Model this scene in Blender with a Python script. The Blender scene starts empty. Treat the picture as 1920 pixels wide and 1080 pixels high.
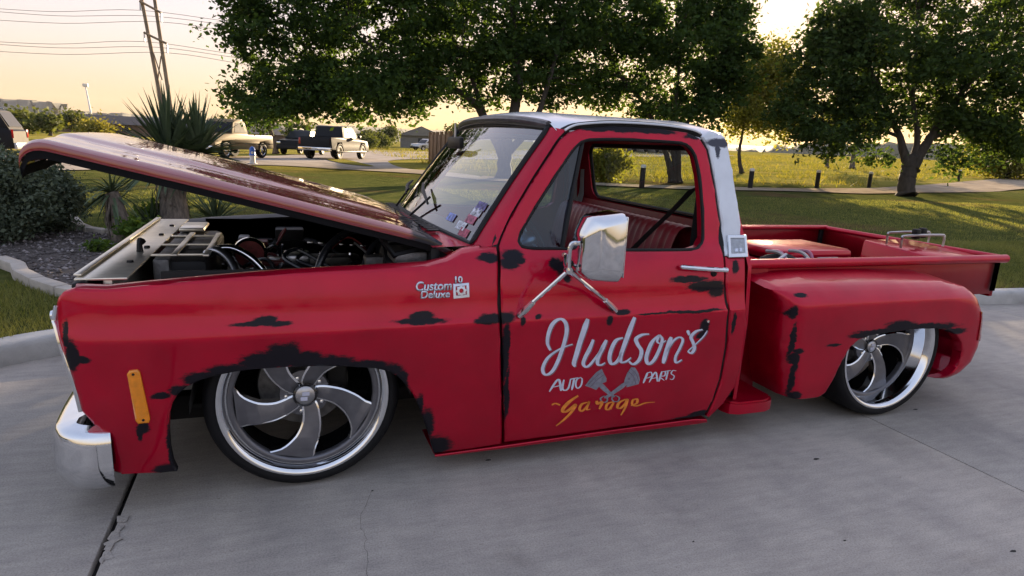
import bpy, bmesh, math, random
import numpy as np
from mathutils import Vector, Matrix, geometry

# ------------------------------------------------------------------ camera
sc = bpy.context.scene
COL = sc.collection
CAM = np.array([-0.0728, -3.3261, 1.3564])
YAW, PITCH, ROLL, FPX = 0.35359, 0.21812, 0.04693, 1200.0
def cam_axes():
    f = np.array([math.sin(YAW) * math.cos(PITCH), math.cos(YAW) * math.cos(PITCH), -math.sin(PITCH)])
    r = np.array([math.cos(YAW), -math.sin(YAW), 0.0])
    u = np.cross(r, f)
    c, s = math.cos(ROLL), math.sin(ROLL)
    return c * r + s * u, -s * r + c * u, f
CR, CU, CF = cam_axes()
cam_data = bpy.data.cameras.new("camera")
cam_data.sensor_width = 36.0
cam_data.lens = FPX / 1920 * 36.0
cam_data.clip_start = 0.05
cam_data.clip_end = 6000
cam = bpy.data.objects.new("camera", cam_data)
COL.objects.link(cam)
cam.matrix_world = Matrix(((CR[0], CU[0], -CF[0], CAM[0]), (CR[1], CU[1], -CF[1], CAM[1]), (CR[2], CU[2], -CF[2], CAM[2]), (0, 0, 0, 1)))
sc.camera = cam

# ------------------------------------------------------------------ sky, sun, exposure
SUN_EL, SUN_AZ = math.radians(9.5), math.radians(40.0)
world = bpy.data.worlds.new("World"); sc.world = world; world.use_nodes = True
wn = world.node_tree
bg = wn.nodes["Background"]
sky = wn.nodes.new("ShaderNodeTexSky"); sky.sky_type = 'NISHITA'; sky.sun_disc = False
sky.sun_elevation = SUN_EL; sky.sun_rotation = SUN_AZ
sky.air_density = 1.65; sky.dust_density = 2.8; sky.ozone_density = 3.0
gam = wn.nodes.new("ShaderNodeGamma"); gam.inputs[1].default_value = 0.21
hsv = wn.nodes.new("ShaderNodeHueSaturation"); hsv.inputs["Saturation"].default_value = 2.0
wn.links.new(sky.outputs[0], gam.inputs[0]); wn.links.new(gam.outputs[0], hsv.inputs["Color"]); tint = wn.nodes.new("ShaderNodeMixRGB"); tint.blend_type = 'MULTIPLY'; tint.inputs[0].default_value = 1.0; tint.inputs[2].default_value = (1.08, 0.935, 1.07, 1)
wn.links.new(hsv.outputs[0], tint.inputs[1]); wn.links.new(tint.outputs[0], bg.inputs[0])
bg.inputs[1].default_value = 0.15
sun_data = bpy.data.lights.new("sun", 'SUN'); sun_data.energy = 4.5; sun_data.angle = math.radians(0.6); sun_data.color = (1.0, 0.76, 0.48)
sun = bpy.data.objects.new("sun", sun_data); COL.objects.link(sun)
sd = Vector((math.sin(SUN_AZ) * math.cos(SUN_EL), math.cos(SUN_AZ) * math.cos(SUN_EL), math.sin(SUN_EL)))
sun.rotation_euler = sd.to_track_quat('Z', 'Y').to_euler(); sun.location = sd * 60
vs = sc.view_settings
vs.view_transform = 'Standard'; vs.look = 'None'; vs.gamma = 1.0; vs.use_curve_mapping = False
vs.exposure = 2.36
sc.cycles.max_bounces = 8; sc.cycles.transparent_max_bounces = 12; sc.cycles.diffuse_bounces = 3
sc.cycles.caustics_reflective = False; sc.cycles.caustics_refractive = False
sc.cycles.sample_clamp_indirect = 6.0

# ------------------------------------------------------------------ pixel helpers (1920x1080 photo pixels)
def ray(u, v):
    return CF + (u - 960) / FPX * CR - (v - 540) / FPX * CU
def on_z(u, v, z=0.13):
    d = ray(u, v); t = (z - CAM[2]) / d[2]; return CAM + d * t
def on_y(u, v, y):
    d = ray(u, v); t = (y - CAM[1]) / d[1]; return CAM + d * t
def at_depth(u, v, depth):
    return CAM + ray(u, v) * depth

# ------------------------------------------------------------------ mesh helpers
def finish(o, parent=None):
    COL.objects.link(o)
    if parent is not None: o.parent = parent
    return o
def mesh_obj(name, V, F, mat=None, parent=None, smooth=40):
    me = bpy.data.meshes.new(name)
    me.from_pydata([tuple(map(float, v)) for v in V], [], F); me.update()
    if smooth is not None:
        me.polygons.foreach_set("use_smooth", np.ones(len(me.polygons), bool))
        if smooth < 180: me.set_sharp_from_angle(angle=math.radians(smooth))
    if mat is not None: me.materials.append(mat)
    return finish(bpy.data.objects.new(name, me), parent)
def np_mesh(name, V, F, mat, parent=None, smooth=False):
    """fast mesh from numpy: V (n,3), F (m,k) all same size"""
    me = bpy.data.meshes.new(name)
    V = np.asarray(V, np.float32); F = np.asarray(F, np.int32)
    m, k = F.shape
    me.vertices.add(len(V)); me.vertices.foreach_set("co", V.ravel())
    me.loops.add(m * k); me.loops.foreach_set("vertex_index", F.ravel())
    me.polygons.add(m); me.polygons.foreach_set("loop_start", np.arange(0, m * k, k, dtype=np.int32))
    try: me.polygons.foreach_set("loop_total", np.full(m, k, dtype=np.int32))
    except Exception: pass
    me.update(calc_edges=True); me.validate()
    if smooth: me.polygons.foreach_set("use_smooth", np.ones(m, bool))
    me.materials.append(mat)
    return finish(bpy.data.objects.new(name, me), parent)
def tag(o, label=None, cat=None, group=None, kind=None):
    if label: o["label"] = label
    if cat: o["category"] = cat
    if group: o["group"] = group
    if kind: o["kind"] = kind
    return o
def thing(name, label, cat, loc=(0, 0, 0), rz=0.0, group=None):
    o = bpy.data.objects.new(name, None); o.empty_display_size = 0.2
    o.location = tuple(map(float, loc)); o.rotation_euler = (0, 0, rz)
    COL.objects.link(o); return tag(o, label, cat, group)

class MB:
    def __init__(s): s.v = []; s.f = []
    def add(s, V, F):
        n = len(s.v); s.v += [tuple(map(float, p)) for p in V]; s.f += [tuple(i + n for i in f) for f in F]; return s
    def box(s, a, b, c=0.0, M=None):
        """chamfered box from corner a to corner b"""
        a = np.minimum(a, b); b = np.maximum(np.array(a), b) if False else np.array(b, float); a = np.array(a, float)
        lo = np.minimum(a, b); hi = np.maximum(a, b)
        bm = bmesh.new(); bmesh.ops.create_cube(bm, size=1.0)
        for v in bm.verts: v.co = Vector([(lo[i] + hi[i]) / 2 + v.co[i] * (hi[i] - lo[i]) for i in range(3)])
        if c > 0: bmesh.ops.bevel(bm, geom=bm.edges[:], offset=min(c, 0.45 * min(hi - lo)), segments=2, profile=0.5, affect='EDGES')
        if M is not None: bm.transform(M)
        bm.verts.index_update()
        s.add([v.co for v in bm.verts], [[v.index for v in f.verts] for f in bm.faces]); bm.free(); return s
    def tube(s, P, r, n=8, cap=True, closed=False):
        P = [Vector(tuple(map(float, p))) for p in P]; m = len(P)
        R = r if hasattr(r, '__len__') else [r] * m
        V = []; up = None
        for i, p in enumerate(P):
            if closed: t = (P[(i + 1) % m] - P[i - 1])
            else: t = (P[min(i + 1, m - 1)] - P[max(i - 1, 0)])
            t = t.normalized() if t.length > 1e-9 else Vector((0, 0, 1))
            if up is None:
                up = Vector((0, 0, 1)) if abs(t.z) < 0.9 else Vector((1, 0, 0))
            a = t.cross(up)
            if a.length < 1e-6: a = t.orthogonal()
            a.normalize(); b = a.cross(t); up = b
            for k in range(n):
                th = 2 * math.pi * k / n
                V.append(p + (a * math.cos(th) + b * math.sin(th)) * R[i])
        F = []
        for i in range(m if closed else m - 1):
            j = (i + 1) % m
            for k in range(n): F.append((i * n + k, i * n + (k + 1) % n, j * n + (k + 1) % n, j * n + k))
        if cap and not closed:
            F.append(tuple(range(n))[::-1]); F.append(tuple((m - 1) * n + k for k in range(n)))
        return s.add(V, F)
    def lathe(s, prof, c, ax='y', n=48, closed=False, a0=0.0, a1=2 * math.pi):
        """prof: list of (radius, axial offset)"""
        c = np.array(c, float); V = []; m = len(prof); full = abs(a1 - a0 - 2 * math.pi) < 1e-6
        nn = n if full else n + 1
        for k in range(nn):
            th = a0 + (a1 - a0) * k / n; ca, sa = math.cos(th), math.sin(th)
            for r, h in prof:
                p = {'y': (r * ca, h, r * sa), 'x': (h, r * ca, r * sa), 'z': (r * ca, r * sa, h)}[ax]
                V.append(c + p)
        F = []
        for k in range(n):
            k2 = (k + 1) % nn
            for j in range(m if closed else m - 1):
                j2 = (j + 1) % m
                F.append((k * m + j, k * m + j2, k2 * m + j2, k2 * m + j))
        return s.add(V, F)
    def prism(s, poly, fn, a, b):
        """poly 2D points, fn(p, t)->3D for t in (a,b)"""
        n = len(poly); V = [fn(p, a) for p in poly] + [fn(p, b) for p in poly]
        F = [tuple(range(n))[::-1], tuple(range(n, 2 * n))] + [(i, (i + 1) % n, n + (i + 1) % n, n + i) for i in range(n)]
        return s.add(V, F)
    def grid(s, nu, nv, fn):
        V = [fn(i / (nu - 1), j / (nv - 1)) for i in range(nu) for j in range(nv)]
        F = [(i * nv + j, (i + 1) * nv + j, (i + 1) * nv + j + 1, i * nv + j + 1) for i in range(nu - 1) for j in range(nv - 1)]
        return s.add(V, F)
    def hull(s, pts, bev=0.0, seg=2):
        bm = bmesh.new()
        for p in pts: bm.verts.new(tuple(map(float, p)))
        r = bmesh.ops.convex_hull(bm, input=bm.verts[:])
        bmesh.ops.delete(bm, geom=[e for e in r.get('geom_interior', []) if isinstance(e, bmesh.types.BMVert)], context='VERTS')
        bmesh.ops.dissolve_limit(bm, angle_limit=0.02, verts=bm.verts[:], edges=bm.edges[:])
        if bev > 0: bmesh.ops.bevel(bm, geom=bm.edges[:], offset=bev, segments=seg, profile=0.5, affect='EDGES')
        bm.verts.index_update()
        s.add([v.co for v in bm.verts], [[v.index for v in f.verts] for f in bm.faces]); bm.free(); return s
    def build(s, name, mat, parent=None, smooth=40, fixn=True):
        o = mesh_obj(name, s.v, s.f, mat, parent, smooth)
        if fixn:
            bm = bmesh.new(); bm.from_mesh(o.data); bmesh.ops.recalc_face_normals(bm, faces=bm.faces[:]); bm.to_mesh(o.data); bm.free()
            if smooth is not None:
                o.data.polygons.foreach_set("use_smooth", np.ones(len(o.data.polygons), bool))
                if smooth < 180: o.data.set_sharp_from_angle(angle=math.radians(smooth))
        return o

def smooth_path(P, k=8, closed=False):
    """Catmull-Rom through points"""
    P = [np.array(p, float) for p in P]; n = len(P); out = []
    rng = range(n) if closed else range(n - 1)
    for i in rng:
        p0 = P[i - 1] if (i > 0 or closed) else P[i]; p1 = P[i]; p2 = P[(i + 1) % n]
        p3 = P[(i + 2) % n] if (i + 2 < n or closed) else p2
        for j in range(k):
            t = j / k
            out.append(0.5 * (2 * p1 + (p2 - p0) * t + (2 * p0 - 5 * p1 + 4 * p2 - p3) * t * t + (3 * p1 - p0 - 3 * p2 + p3) * t ** 3))
    if not closed: out.append(P[-1])
    return out

# ------------------------------------------------------------------ materials
def new_mat(name):
    m = bpy.data.materials.new(name); m.use_nodes = True
    nt = m.node_tree; return m, nt, nt.nodes["Principled BSDF"]
def N(nt, t, **kw):
    n = nt.nodes.new(t)
    for k, v in kw.items(): setattr(n, k, v)
    return n
def rgba(c): return (c[0], c[1], c[2], 1.0)
def noise_node(nt, scale, detail=4.0, rough=0.55, coord='Object', stretch=None):
    tc = N(nt, "ShaderNodeTexCoord"); nz = N(nt, "ShaderNodeTexNoise")
    nz.inputs["Scale"].default_value = scale; nz.inputs["Detail"].default_value = detail; nz.inputs["Roughness"].default_value = rough
    src = tc.outputs[coord]
    if stretch:
        mp = N(nt, "ShaderNodeMapping"); mp.inputs["Scale"].default_value = stretch
        nt.links.new(src, mp.inputs[0]); src = mp.outputs[0]
    nt.links.new(src, nz.inputs["Vector"]); return nz
def ramp(nt, fac, stops):
    r = N(nt, "ShaderNodeValToRGB"); e = r.color_ramp.elements
    while len(e) < len(stops): e.new(0.5)
    for el, (p, c) in zip(e, stops): el.position = p; el.color = rgba(c)
    nt.links.new(fac, r.inputs[0]); return r
def pmat(name, col, rough=0.5, metal=0.0, var=0.25, scale=8.0, bump=0.0, bscale=None, col2=None, coat=0.0, spec=0.5, stretch=None, detail=5.0, coord='Object', sheen=0.0):
    m, nt, b = new_mat(name)
    nz = noise_node(nt, scale, detail, coord=coord, stretch=stretch)
    c2 = col2 if col2 else tuple(x * (1 + var) for x in col); c1 = tuple(x * (1 - var) for x in col)
    r = ramp(nt, nz.outputs["Fac"], [(0.32, c1), (0.68, c2)])
    nt.links.new(r.outputs[0], b.inputs["Base Color"])
    b.inputs["Metallic"].default_value = metal
    b.inputs["Specular IOR Level"].default_value = spec
    b.inputs["Coat Weight"].default_value = coat; b.inputs["Coat Roughness"].default_value = 0.08
    mr = N(nt, "ShaderNodeMapRange"); mr.inputs[3].default_value = max(0.02, rough * 0.85); mr.inputs[4].default_value = min(1.0, rough * 1.15)
    nt.links.new(nz.outputs["Fac"], mr.inputs[0]); nt.links.new(mr.outputs[0], b.inputs["Roughness"])
    if bump > 0:
        nb = noise_node(nt, bscale or scale * 4, 6.0, 0.6, coord=coord, stretch=stretch)
        bp = N(nt, "ShaderNodeBump"); bp.inputs["Strength"].default_value = bump; bp.inputs["Distance"].default_value = 0.02
        nt.links.new(nb.outputs["Fac"], bp.inputs["Height"]); nt.links.new(bp.outputs[0], b.inputs["Normal"])
    return m
def glass_mat(name, tint=(0.82, 0.88, 0.86), ior=1.5, rough=0.0, refl=(1, 1, 1)):
    m, nt, b = new_mat(name); nt.nodes.remove(b)
    out = nt.nodes["Material Output"]
    f0 = ((ior - 1) / (ior + 1)) ** 2
    lw = N(nt, "ShaderNodeLayerWeight"); lw.inputs[0].default_value = 0.5
    pw = N(nt, "ShaderNodeMath", operation='POWER'); pw.inputs[1].default_value = 5.0; nt.links.new(lw.outputs["Facing"], pw.inputs[0])
    fr = N(nt, "ShaderNodeMath", operation='MULTIPLY_ADD'); fr.inputs[1].default_value = 1 - f0; fr.inputs[2].default_value = f0; nt.links.new(pw.outputs[0], fr.inputs[0])
    tr = N(nt, "ShaderNodeBsdfTransparent"); tr.inputs[0].default_value = rgba(tint)
    gl = N(nt, "ShaderNodeBsdfGlossy"); gl.inputs["Roughness"].default_value = rough; gl.inputs[0].default_value = rgba(refl)
    mx = N(nt, "ShaderNodeMixShader")
    nt.links.new(fr.outputs[0], mx.inputs[0]); nt.links.new(tr.outputs[0], mx.inputs[1]); nt.links.new(gl.outputs[0], mx.inputs[2])
    nt.links.new(mx.outputs[0], out.inputs[0]); return m
def leaf_mat(name, c1, c2, scale=1.5, trans=0.35, rough=0.55):
    m, nt, b = new_mat(name)
    nz = noise_node(nt, scale, 3.0)
    wn_ = N(nt, "ShaderNodeTexWhiteNoise"); geo = N(nt, "ShaderNodeNewGeometry")
    nt.links.new(geo.outputs["Random Per Island"], wn_.inputs["Vector"])
    mx = N(nt, "ShaderNodeMath", operation='MULTIPLY_ADD'); mx.inputs[1].default_value = 0.55; 
    nt.links.new(geo.outputs["Random Per Island"], mx.inputs[0]); nt.links.new(nz.outputs["Fac"], mx.inputs[2])
    r = ramp(nt, mx.outputs[0], [(0.35, c1), (1.0, c2)])
    nt.links.new(r.outputs[0], b.inputs["Base Color"]); b.inputs["Roughness"].default_value = rough + .2; b.inputs["Specular IOR Level"].default_value = 0.12
    tl = N(nt, "ShaderNodeBsdfTranslucent"); ms = N(nt, "ShaderNodeMixShader"); ms.inputs[0].default_value = trans
    mixc = N(nt, "ShaderNodeMixRGB", blend_type='MULTIPLY'); mixc.inputs[0].default_value = 1.0; mixc.inputs[2].default_value = (1.6, 1.5, 0.6, 1)
    nt.links.new(r.outputs[0], mixc.inputs[1]); nt.links.new(mixc.outputs[0], tl.inputs[0])
    out = nt.nodes["Material Output"]
    nt.links.new(b.outputs[0], ms.inputs[1]); nt.links.new(tl.outputs[0], ms.inputs[2]); nt.links.new(ms.outputs[0], out.inputs[0])
    return m

RED = (0.49, 0.0007, 0.026)
def paint_mat(name, patches=(), gloss=0.18, metal=0.70, cior=1.5, col=RED, coat=0.68, dark=(0.018, 0.016, 0.022), streak=True):
    """satin red paint; patches = worn-through spots ((x,z),(rx,rz)) in the truck's side plane"""
    m, nt, b = new_mat(name); L = nt.links.new
    tc = N(nt, "ShaderNodeTexCoord")
    n1 = noise_node(nt, 5.0, 5.0); n2 = noise_node(nt, 60.0, 4.0)
    r = ramp(nt, n1.outputs["Fac"], [(0.3, tuple(c * 0.86 for c in col)), (0.7, tuple(c * 1.1 for c in col))])
    colout = r.outputs[0]
    mr = N(nt, "ShaderNodeMapRange"); mr.inputs[3].default_value = 0.38; mr.inputs[4].default_value = 0.52
    L(n1.outputs["Fac"], mr.inputs[0])
    b.inputs["Coat IOR"].default_value = cior; b.inputs["Coat Roughness"].default_value = gloss * 0.35; b.inputs["Specular IOR Level"].default_value = 0.08; b.inputs["Metallic"].default_value = metal
    if patches:
        # ragged edge: distort the lookup point with noise
        na = noise_node(nt, 9.0, 6.0, 0.68); nb = noise_node(nt, 70.0, 8.0, 0.75, stretch=(.40, 1, 1.2))
        add = N(nt, "ShaderNodeVectorMath", operation='MULTIPLY_ADD'); add.inputs[1].default_value = (0.05, 0.0, 0.030)
        L(na.outputs["Color"], add.inputs[0])
        off = N(nt, "ShaderNodeVectorMath", operation='SUBTRACT'); off.inputs[1].default_value = (0.025, 0.0, 0.015)
        L(tc.outputs["Object"], off.inputs[0]); L(off.outputs[0], add.inputs[2])
        acc = None
        for (cx, cz), (rx, rz) in patches:
            s1 = N(nt, "ShaderNodeVectorMath", operation='SUBTRACT'); s1.inputs[1].default_value = (cx, 0, cz)
            s2 = N(nt, "ShaderNodeVectorMath", operation='MULTIPLY'); s2.inputs[1].default_value = (1 / rx, 0, 1 / rz)
            ln = N(nt, "ShaderNodeVectorMath", operation='LENGTH')
            L(add.outputs[0], s1.inputs[0]); L(s1.outputs[0], s2.inputs[0]); L(s2.outputs[0], ln.inputs[0])
            cur = ln.outputs["Value"]
            if acc is not None:
                mn = N(nt, "ShaderNodeMath", operation='MINIMUM'); L(acc, mn.inputs[0]); L(cur, mn.inputs[1]); cur = mn.outputs[0]
            acc = cur
        jit = N(nt, "ShaderNodeMath", operation='MULTIPLY_ADD'); jit.inputs[1].default_value = 1.35
        sb = N(nt, "ShaderNodeMath", operation='SUBTRACT'); sb.inputs[1].default_value = 0.675
        L(nb.outputs["Fac"], jit.inputs[0]); L(acc, sb.inputs[0]); L(sb.outputs[0], jit.inputs[2])
        ms = N(nt, "ShaderNodeMapRange", interpolation_type='SMOOTHSTEP'); ms.inputs[1].default_value = 1.26; ms.inputs[2].default_value = 0.80
        L(jit.outputs[0], ms.inputs[0])
        mc = N(nt, "ShaderNodeMixRGB"); mc.inputs[2].default_value = rgba(dark)
        L(ms.outputs[0], mc.inputs[0]); L(colout, mc.inputs[1]); colout = mc.outputs[0]
        m2 = N(nt, "ShaderNodeMath", operation='MULTIPLY_ADD'); m2.inputs[1].default_value = 0.25
        L(ms.outputs[0], m2.inputs[0]); L(mr.outputs[0], m2.inputs[2]); L(m2.outputs[0], b.inputs["Roughness"])
        ct = N(nt, "ShaderNodeMapRange"); ct.inputs[3].default_value = coat; ct.inputs[4].default_value = coat * 0.35
        L(ms.outputs[0], ct.inputs[0]); L(ct.outputs[0], b.inputs["Coat Weight"])
    else:
        L(mr.outputs[0], b.inputs["Roughness"]); b.inputs["Coat Weight"].default_value = coat
    L(colout, b.inputs["Base Color"])
    bp = N(nt, "ShaderNodeBump"); bp.inputs["Strength"].default_value = 0.03; bp.inputs["Distance"].default_value = 0.004
    n5 = noise_node(nt, 2.6, 3.0, 0.5); bw = N(nt, "ShaderNodeBump"); bw.inputs["Strength"].default_value = 0.22; bw.inputs["Distance"].default_value = 0.03
    L(n5.outputs["Fac"], bw.inputs["Height"]); L(bw.outputs[0], bp.inputs["Normal"])
    L(n2.outputs["Fac"], bp.inputs["Height"]); L(bp.outputs[0], b.inputs["Normal"])
    L(bw.outputs[0], b.inputs["Coat Normal"])
    return m

M = {}
M['chrome'] = pmat('chrome', (0.78, 0.79, 0.80), 0.07, 1.0, 0.05, 12)
M['brushed'] = pmat('brushed_grey', (0.15, 0.15, 0.165), 0.36, 0.6, 0.10, 30)
M['steel'] = pmat('steel', (0.45, 0.45, 0.46), 0.3, 1.0, 0.12, 25)
M['rubber'] = pmat('rubber', (0.008, 0.008, 0.009), 0.6, 0, 0.2, 20, 0.15, 160, spec=.18)
M['black'] = pmat('black_satin', (0.008, 0.008, 0.009), 0.45, 0, 0.3, 18, spec=.25)
M['blackgloss'] = pmat('black_gloss', (0.010, 0.010, 0.012), 0.16, 0, 0.2, 18, coat=0.4)
M['grime'] = pmat('underbody_grime', (0.014, 0.013, 0.012), 0.8, 0, 0.4, 10, 0.2)
M['plastic'] = pmat('black_plastic', (0.010, 0.010, 0.011), 0.5, 0, 0.2, 30, spec=.25)
M['hose'] = pmat('hose_rubber', (0.014, 0.016, 0.022), 0.28, 0, 0.2, 20, coat=0.3)
M['glass'] = glass_mat('window_glass', (0.80, 0.86, 0.85))
M['windshield'] = glass_mat('windshield_glass', (0.60, 0.68, 0.70), 2.9)
M['darkglass'] = glass_mat('dark_glass', (0.10, 0.11, 0.12), 1.55)
M['amber'] = pmat('amber_lens', (0.85, 0.27, 0.006), 0.25, 0, 0.12, 40, coat=0.7)
M['redlens'] = pmat('red_lens', (0.30, 0.006, 0.006), 0.2, 0, 0.15, 40, coat=0.8)
M['vinyl'] = pmat('red_vinyl', (0.23, 0.012, 0.020), 0.42, 0, 0.2, 14, 0.1, 120)
M['cloth_black'] = pmat('webbing_black', (0.012, 0.012, 0.013), 0.8, 0, 0.2, 60)
M['white_paint'] = pmat('white_roof_paint', (0.76, 0.81, 0.88), 0.22, 0, 0.06, 6, coat=0.6, col2=(0.80, 0.84, 0.90))
M['script'] = pmat('script_white', (0.62, 0.64, 0.78), 0.5, 0, 0.12, 30)
M['script_grey'] = pmat('script_grey', (0.22, 0.22, 0.27), 0.5, 0, 0.25, 60)
M['script_shade'] = pmat('script_shade', (0.16, 0.12, 0.17), 0.6, 0, 0.2, 40)
M['script_orange'] = pmat('script_orange', (0.80, 0.24, 0.03), 0.5, 0, 0.2, 50)
# ================================================================== RED PICKUP
_z = np.array([.00, .05, .10, .16, .25, .40, .55, .64, .668, .69, .74, .80, .86, .90, .93, .955, .98, 1.2, 1.4, 1.46, 1.6])
_w = np.array([.90, .93, .952, .966, .977, .989, .999, 1.004, 1.007, .997, .985, .978, .964, .950, .932, .908, .893, .842, .790, .772, .74])
_zf = np.linspace(0, 1.6, 801); _wf = np.interp(_zf, _z, _w)
_k = np.exp(-0.5 * (np.arange(-8, 9) / 3.0) ** 2); _k /= _k.sum()
_wf = np.convolve(np.pad(_wf, 8, mode='edge'), _k, 'valid')
def W(x, z):
    x = np.asarray(x, float); w = np.interp(z, _zf, _wf)
    d = np.maximum(0, -0.42 - x); w = w - 0.42 * d ** 2 - 3.0 * np.maximum(0, -0.70 - x) ** 2
    return w
def side_px(pts, wf=W):
    out = []
    for u, v in pts:
        y = -0.98
        for _ in range(14):
            p = on_y(u, v, y); y = -float(wf(p[0], p[2]))
        out.append((p[0], p[2]))
    return out

def panel(name, outline, holes, mapf, inward, mat, parent, cell=0.022, roll=0.006, ext=None, smooth=35):
    """sheet-metal panel: 2D outline with holes, cut into a fine grid, bent by mapf, edges rolled inward and returned"""
    polys = [[Vector((float(a), float(b), 0)) for a, b in pl] for pl in [outline] + list(holes)]
    flat = [p for pl in polys for p in pl]
    tris = geometry.tessellate_polygon(polys)
    bm = bmesh.new(); vs_ = [bm.verts.new(p) for p in flat]
    for t in tris:
        try: bm.faces.new([vs_[i] for i in t])
        except ValueError: pass
    bmesh.ops.recalc_face_normals(bm, faces=bm.faces[:])
    if roll > 0: bmesh.ops.inset_region(bm, faces=bm.faces[:], thickness=roll * 1.2, use_boundary=True, use_even_offset=True)
    A = np.array([(p.x, p.y) for p in flat]); lo = A.min(0); hi = A.max(0)
    for ax in (0, 1):
        n = int((hi[ax] - lo[ax]) / cell)
        no = Vector((1, 0, 0)) if ax == 0 else Vector((0, 1, 0))
        for i in range(1, n + 1):
            c = lo[ax] + (hi[ax] - lo[ax]) * (i / (n + 1)) + 1e-4
            bmesh.ops.bisect_plane(bm, geom=bm.verts[:] + bm.edges[:] + bm.faces[:], plane_co=no * c, plane_no=no, dist=1e-5)
    bmesh.ops.remove_doubles(bm, verts=bm.verts[:], dist=1e-5)
    bnd = [e for e in bm.edges if e.is_boundary]; bv = {v for e in bnd for v in e.verts}
    inw = Vector(inward)
    P2 = np.array([(v.co.x, v.co.y) for v in bm.verts]); P3 = mapf(P2[:, 0], P2[:, 1])
    flat2 = {}
    for v, p3, p2 in zip(bm.verts, P3, P2):
        flat2[v] = (p2[0], p2[1]); v.co = Vector(p3)
        if v in bv: v.co += inw * roll
    # orient outward
    s = sum((f.normal for f in bm.faces), Vector()) if False else None
    bm.normal_update(); tot = Vector((0, 0, 0))
    for f in bm.faces: tot += f.normal * f.calc_area()
    if tot.dot(inw) > 0: bmesh.ops.reverse_faces(bm, faces=bm.faces[:])
    r = bmesh.ops.extrude_edge_only(bm, edges=bnd)
    nv = [g for g in r['geom'] if isinstance(g, bmesh.types.BMVert)]
    for v in nv:
        if ext is None: v.co += inw * 0.02
        else: v.co = Vector(ext(v.co))
    me = bpy.data.meshes.new(name); bm.to_mesh(me); bm.free()
    me.polygons.foreach_set("use_smooth", np.ones(len(me.polygons), bool)); me.set_sharp_from_angle(angle=math.radians(smooth))
    me.materials.append(mat)
    return finish(bpy.data.objects.new(name, me), parent)
def side_map(off=0.0, wf=W, s=-1): return lambda x, z: np.stack([x, s * (wf(x, z) + off), z], 1)
def mirrored(o, name=None, parent=None):
    me = o.data.copy(); n = len(me.vertices); co = np.empty(n * 3, np.float32); me.vertices.foreach_get("co", co)
    co = co.reshape(-1, 3); co[:, 1] *= -1; me.vertices.foreach_set("co", co.ravel()); me.flip_normals(); me.update()
    return finish(bpy.data.objects.new(name or o.name, me), parent if parent is not None else o.parent)
def pxr(u, v, rx, rz, wf=W):
    """pixel-sized patch to truck side coordinates"""
    (x, z), = side_px([(u, v)], wf); (x2, _), = side_px([(u + rx, v)], wf); (_, z2), = side_px([(u, v + rz)], wf)
    return ((x, z), (max(abs(x2 - x) * .96, .004), max(abs(z2 - z) * .96, .004)))

truck = thing('pickup_truck', 'red lowered pickup truck with raised hood, white roof and lettered door', 'truck', (0, 0, 0))
P_F = [(134, 668, 13, 30), (150, 674, 18, 7), (122, 630, 6, 26), (490, 607, 54, 5), (500, 602, 24, 9), (525, 606, 22, 6), (790, 602, 52, 7), (790, 592, 24, 10),
       (340, 733, 26, 10), (380, 710, 40, 13), (430, 696, 48, 14), (490, 682, 44, 22), (530, 668, 40, 26), (570, 676, 40, 18), (620, 680, 50, 14), (680, 686, 50, 12), (725, 696, 32, 13), (752, 716, 14, 22),
       (322, 842, 9, 46), (316, 880, 34, 10), (300, 742, 20, 6), (268, 803, 13, 12), (262, 812, 6, 16), (816, 838, 30, 20), (800, 796, 14, 30), (784, 765, 10, 26),
       (924, 597, 26, 11), (908, 602, 20, 6), (918, 484, 22, 10)]
P_D = [(946, 596, 20, 12), (948, 660, 7, 62), (950, 740, 5, 50), (962, 480, 20, 13), (957, 492, 18, 14), (975, 488, 12, 8), (1060, 505, 20, 16), (1042, 496, 12, 12), (1065, 523, 8, 8),
       (1325, 536, 36, 11), (1290, 524, 34, 7), (1342, 546, 16, 13), (981, 603, 5, 9), (1143, 600, 6, 10), (1166, 584, 16, 6), (1010, 593, 6, 5), (1300, 584, 58, 3), (1230, 588, 40, 2), (1322, 612, 8, 14), (1316, 628, 9, 7),
       (1316, 776, 24, 6), (1300, 781, 40, 4), (1180, 242, 70, 7), (1230, 246, 40, 6), (1120, 241, 40, 5), (1300, 256, 16, 6)]
P_R = [(1492, 588, 7, 12), (1490, 640, 4, 34), (1492, 672, 8, 12), (1498, 658, 9, 6), (1490, 705, 4, 40), (1492, 690, 6, 10), (1492, 742, 10, 8), (1690, 612, 32, 11), (1735, 614, 60, 8), (1650, 622, 44, 6), (1785, 622, 26, 7),
       (1562, 647, 14, 3), (1506, 556, 12, 5), (1620, 629, 30, 5)]
P_C = [(1378, 500, 7, 12), (1376, 606, 4, 20)]
M['red_fender'] = paint_mat('red_paint_fender', [pxr(*p) for p in P_F])
M['red_door'] = paint_mat('red_paint_door', [pxr(*p) for p in P_D])
def W2(x, z):
    x = np.asarray(x, float); z = np.asarray(z, float)
    return 1.0 - 0.42 * np.maximum(0, z - 0.672) - 0.05 * np.maximum(0, 0.66 - z) ** 1.0 * 0.8
M['red_rear'] = paint_mat('red_paint_rear', [pxr(*p, wf=W2) for p in P_R])
M['red_cab'] = paint_mat('red_paint_cab', [pxr(*p) for p in P_C])
M['red'] = paint_mat('red_paint')
M['red_hood'] = paint_mat('red_paint_hood', [((0.53, 0.97), (0.11, 0.05)), ((0.47, 1.0), (0.05, 0.03))], gloss=0.05, coat=1.0, cior=2.0, metal=0.15, col=(0.24, 0.001, 0.007))
M['red_bed'] = paint_mat('red_paint_bed', gloss=0.35, col=(0.26, 0.001, 0.010), coat=0.3)
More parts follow.
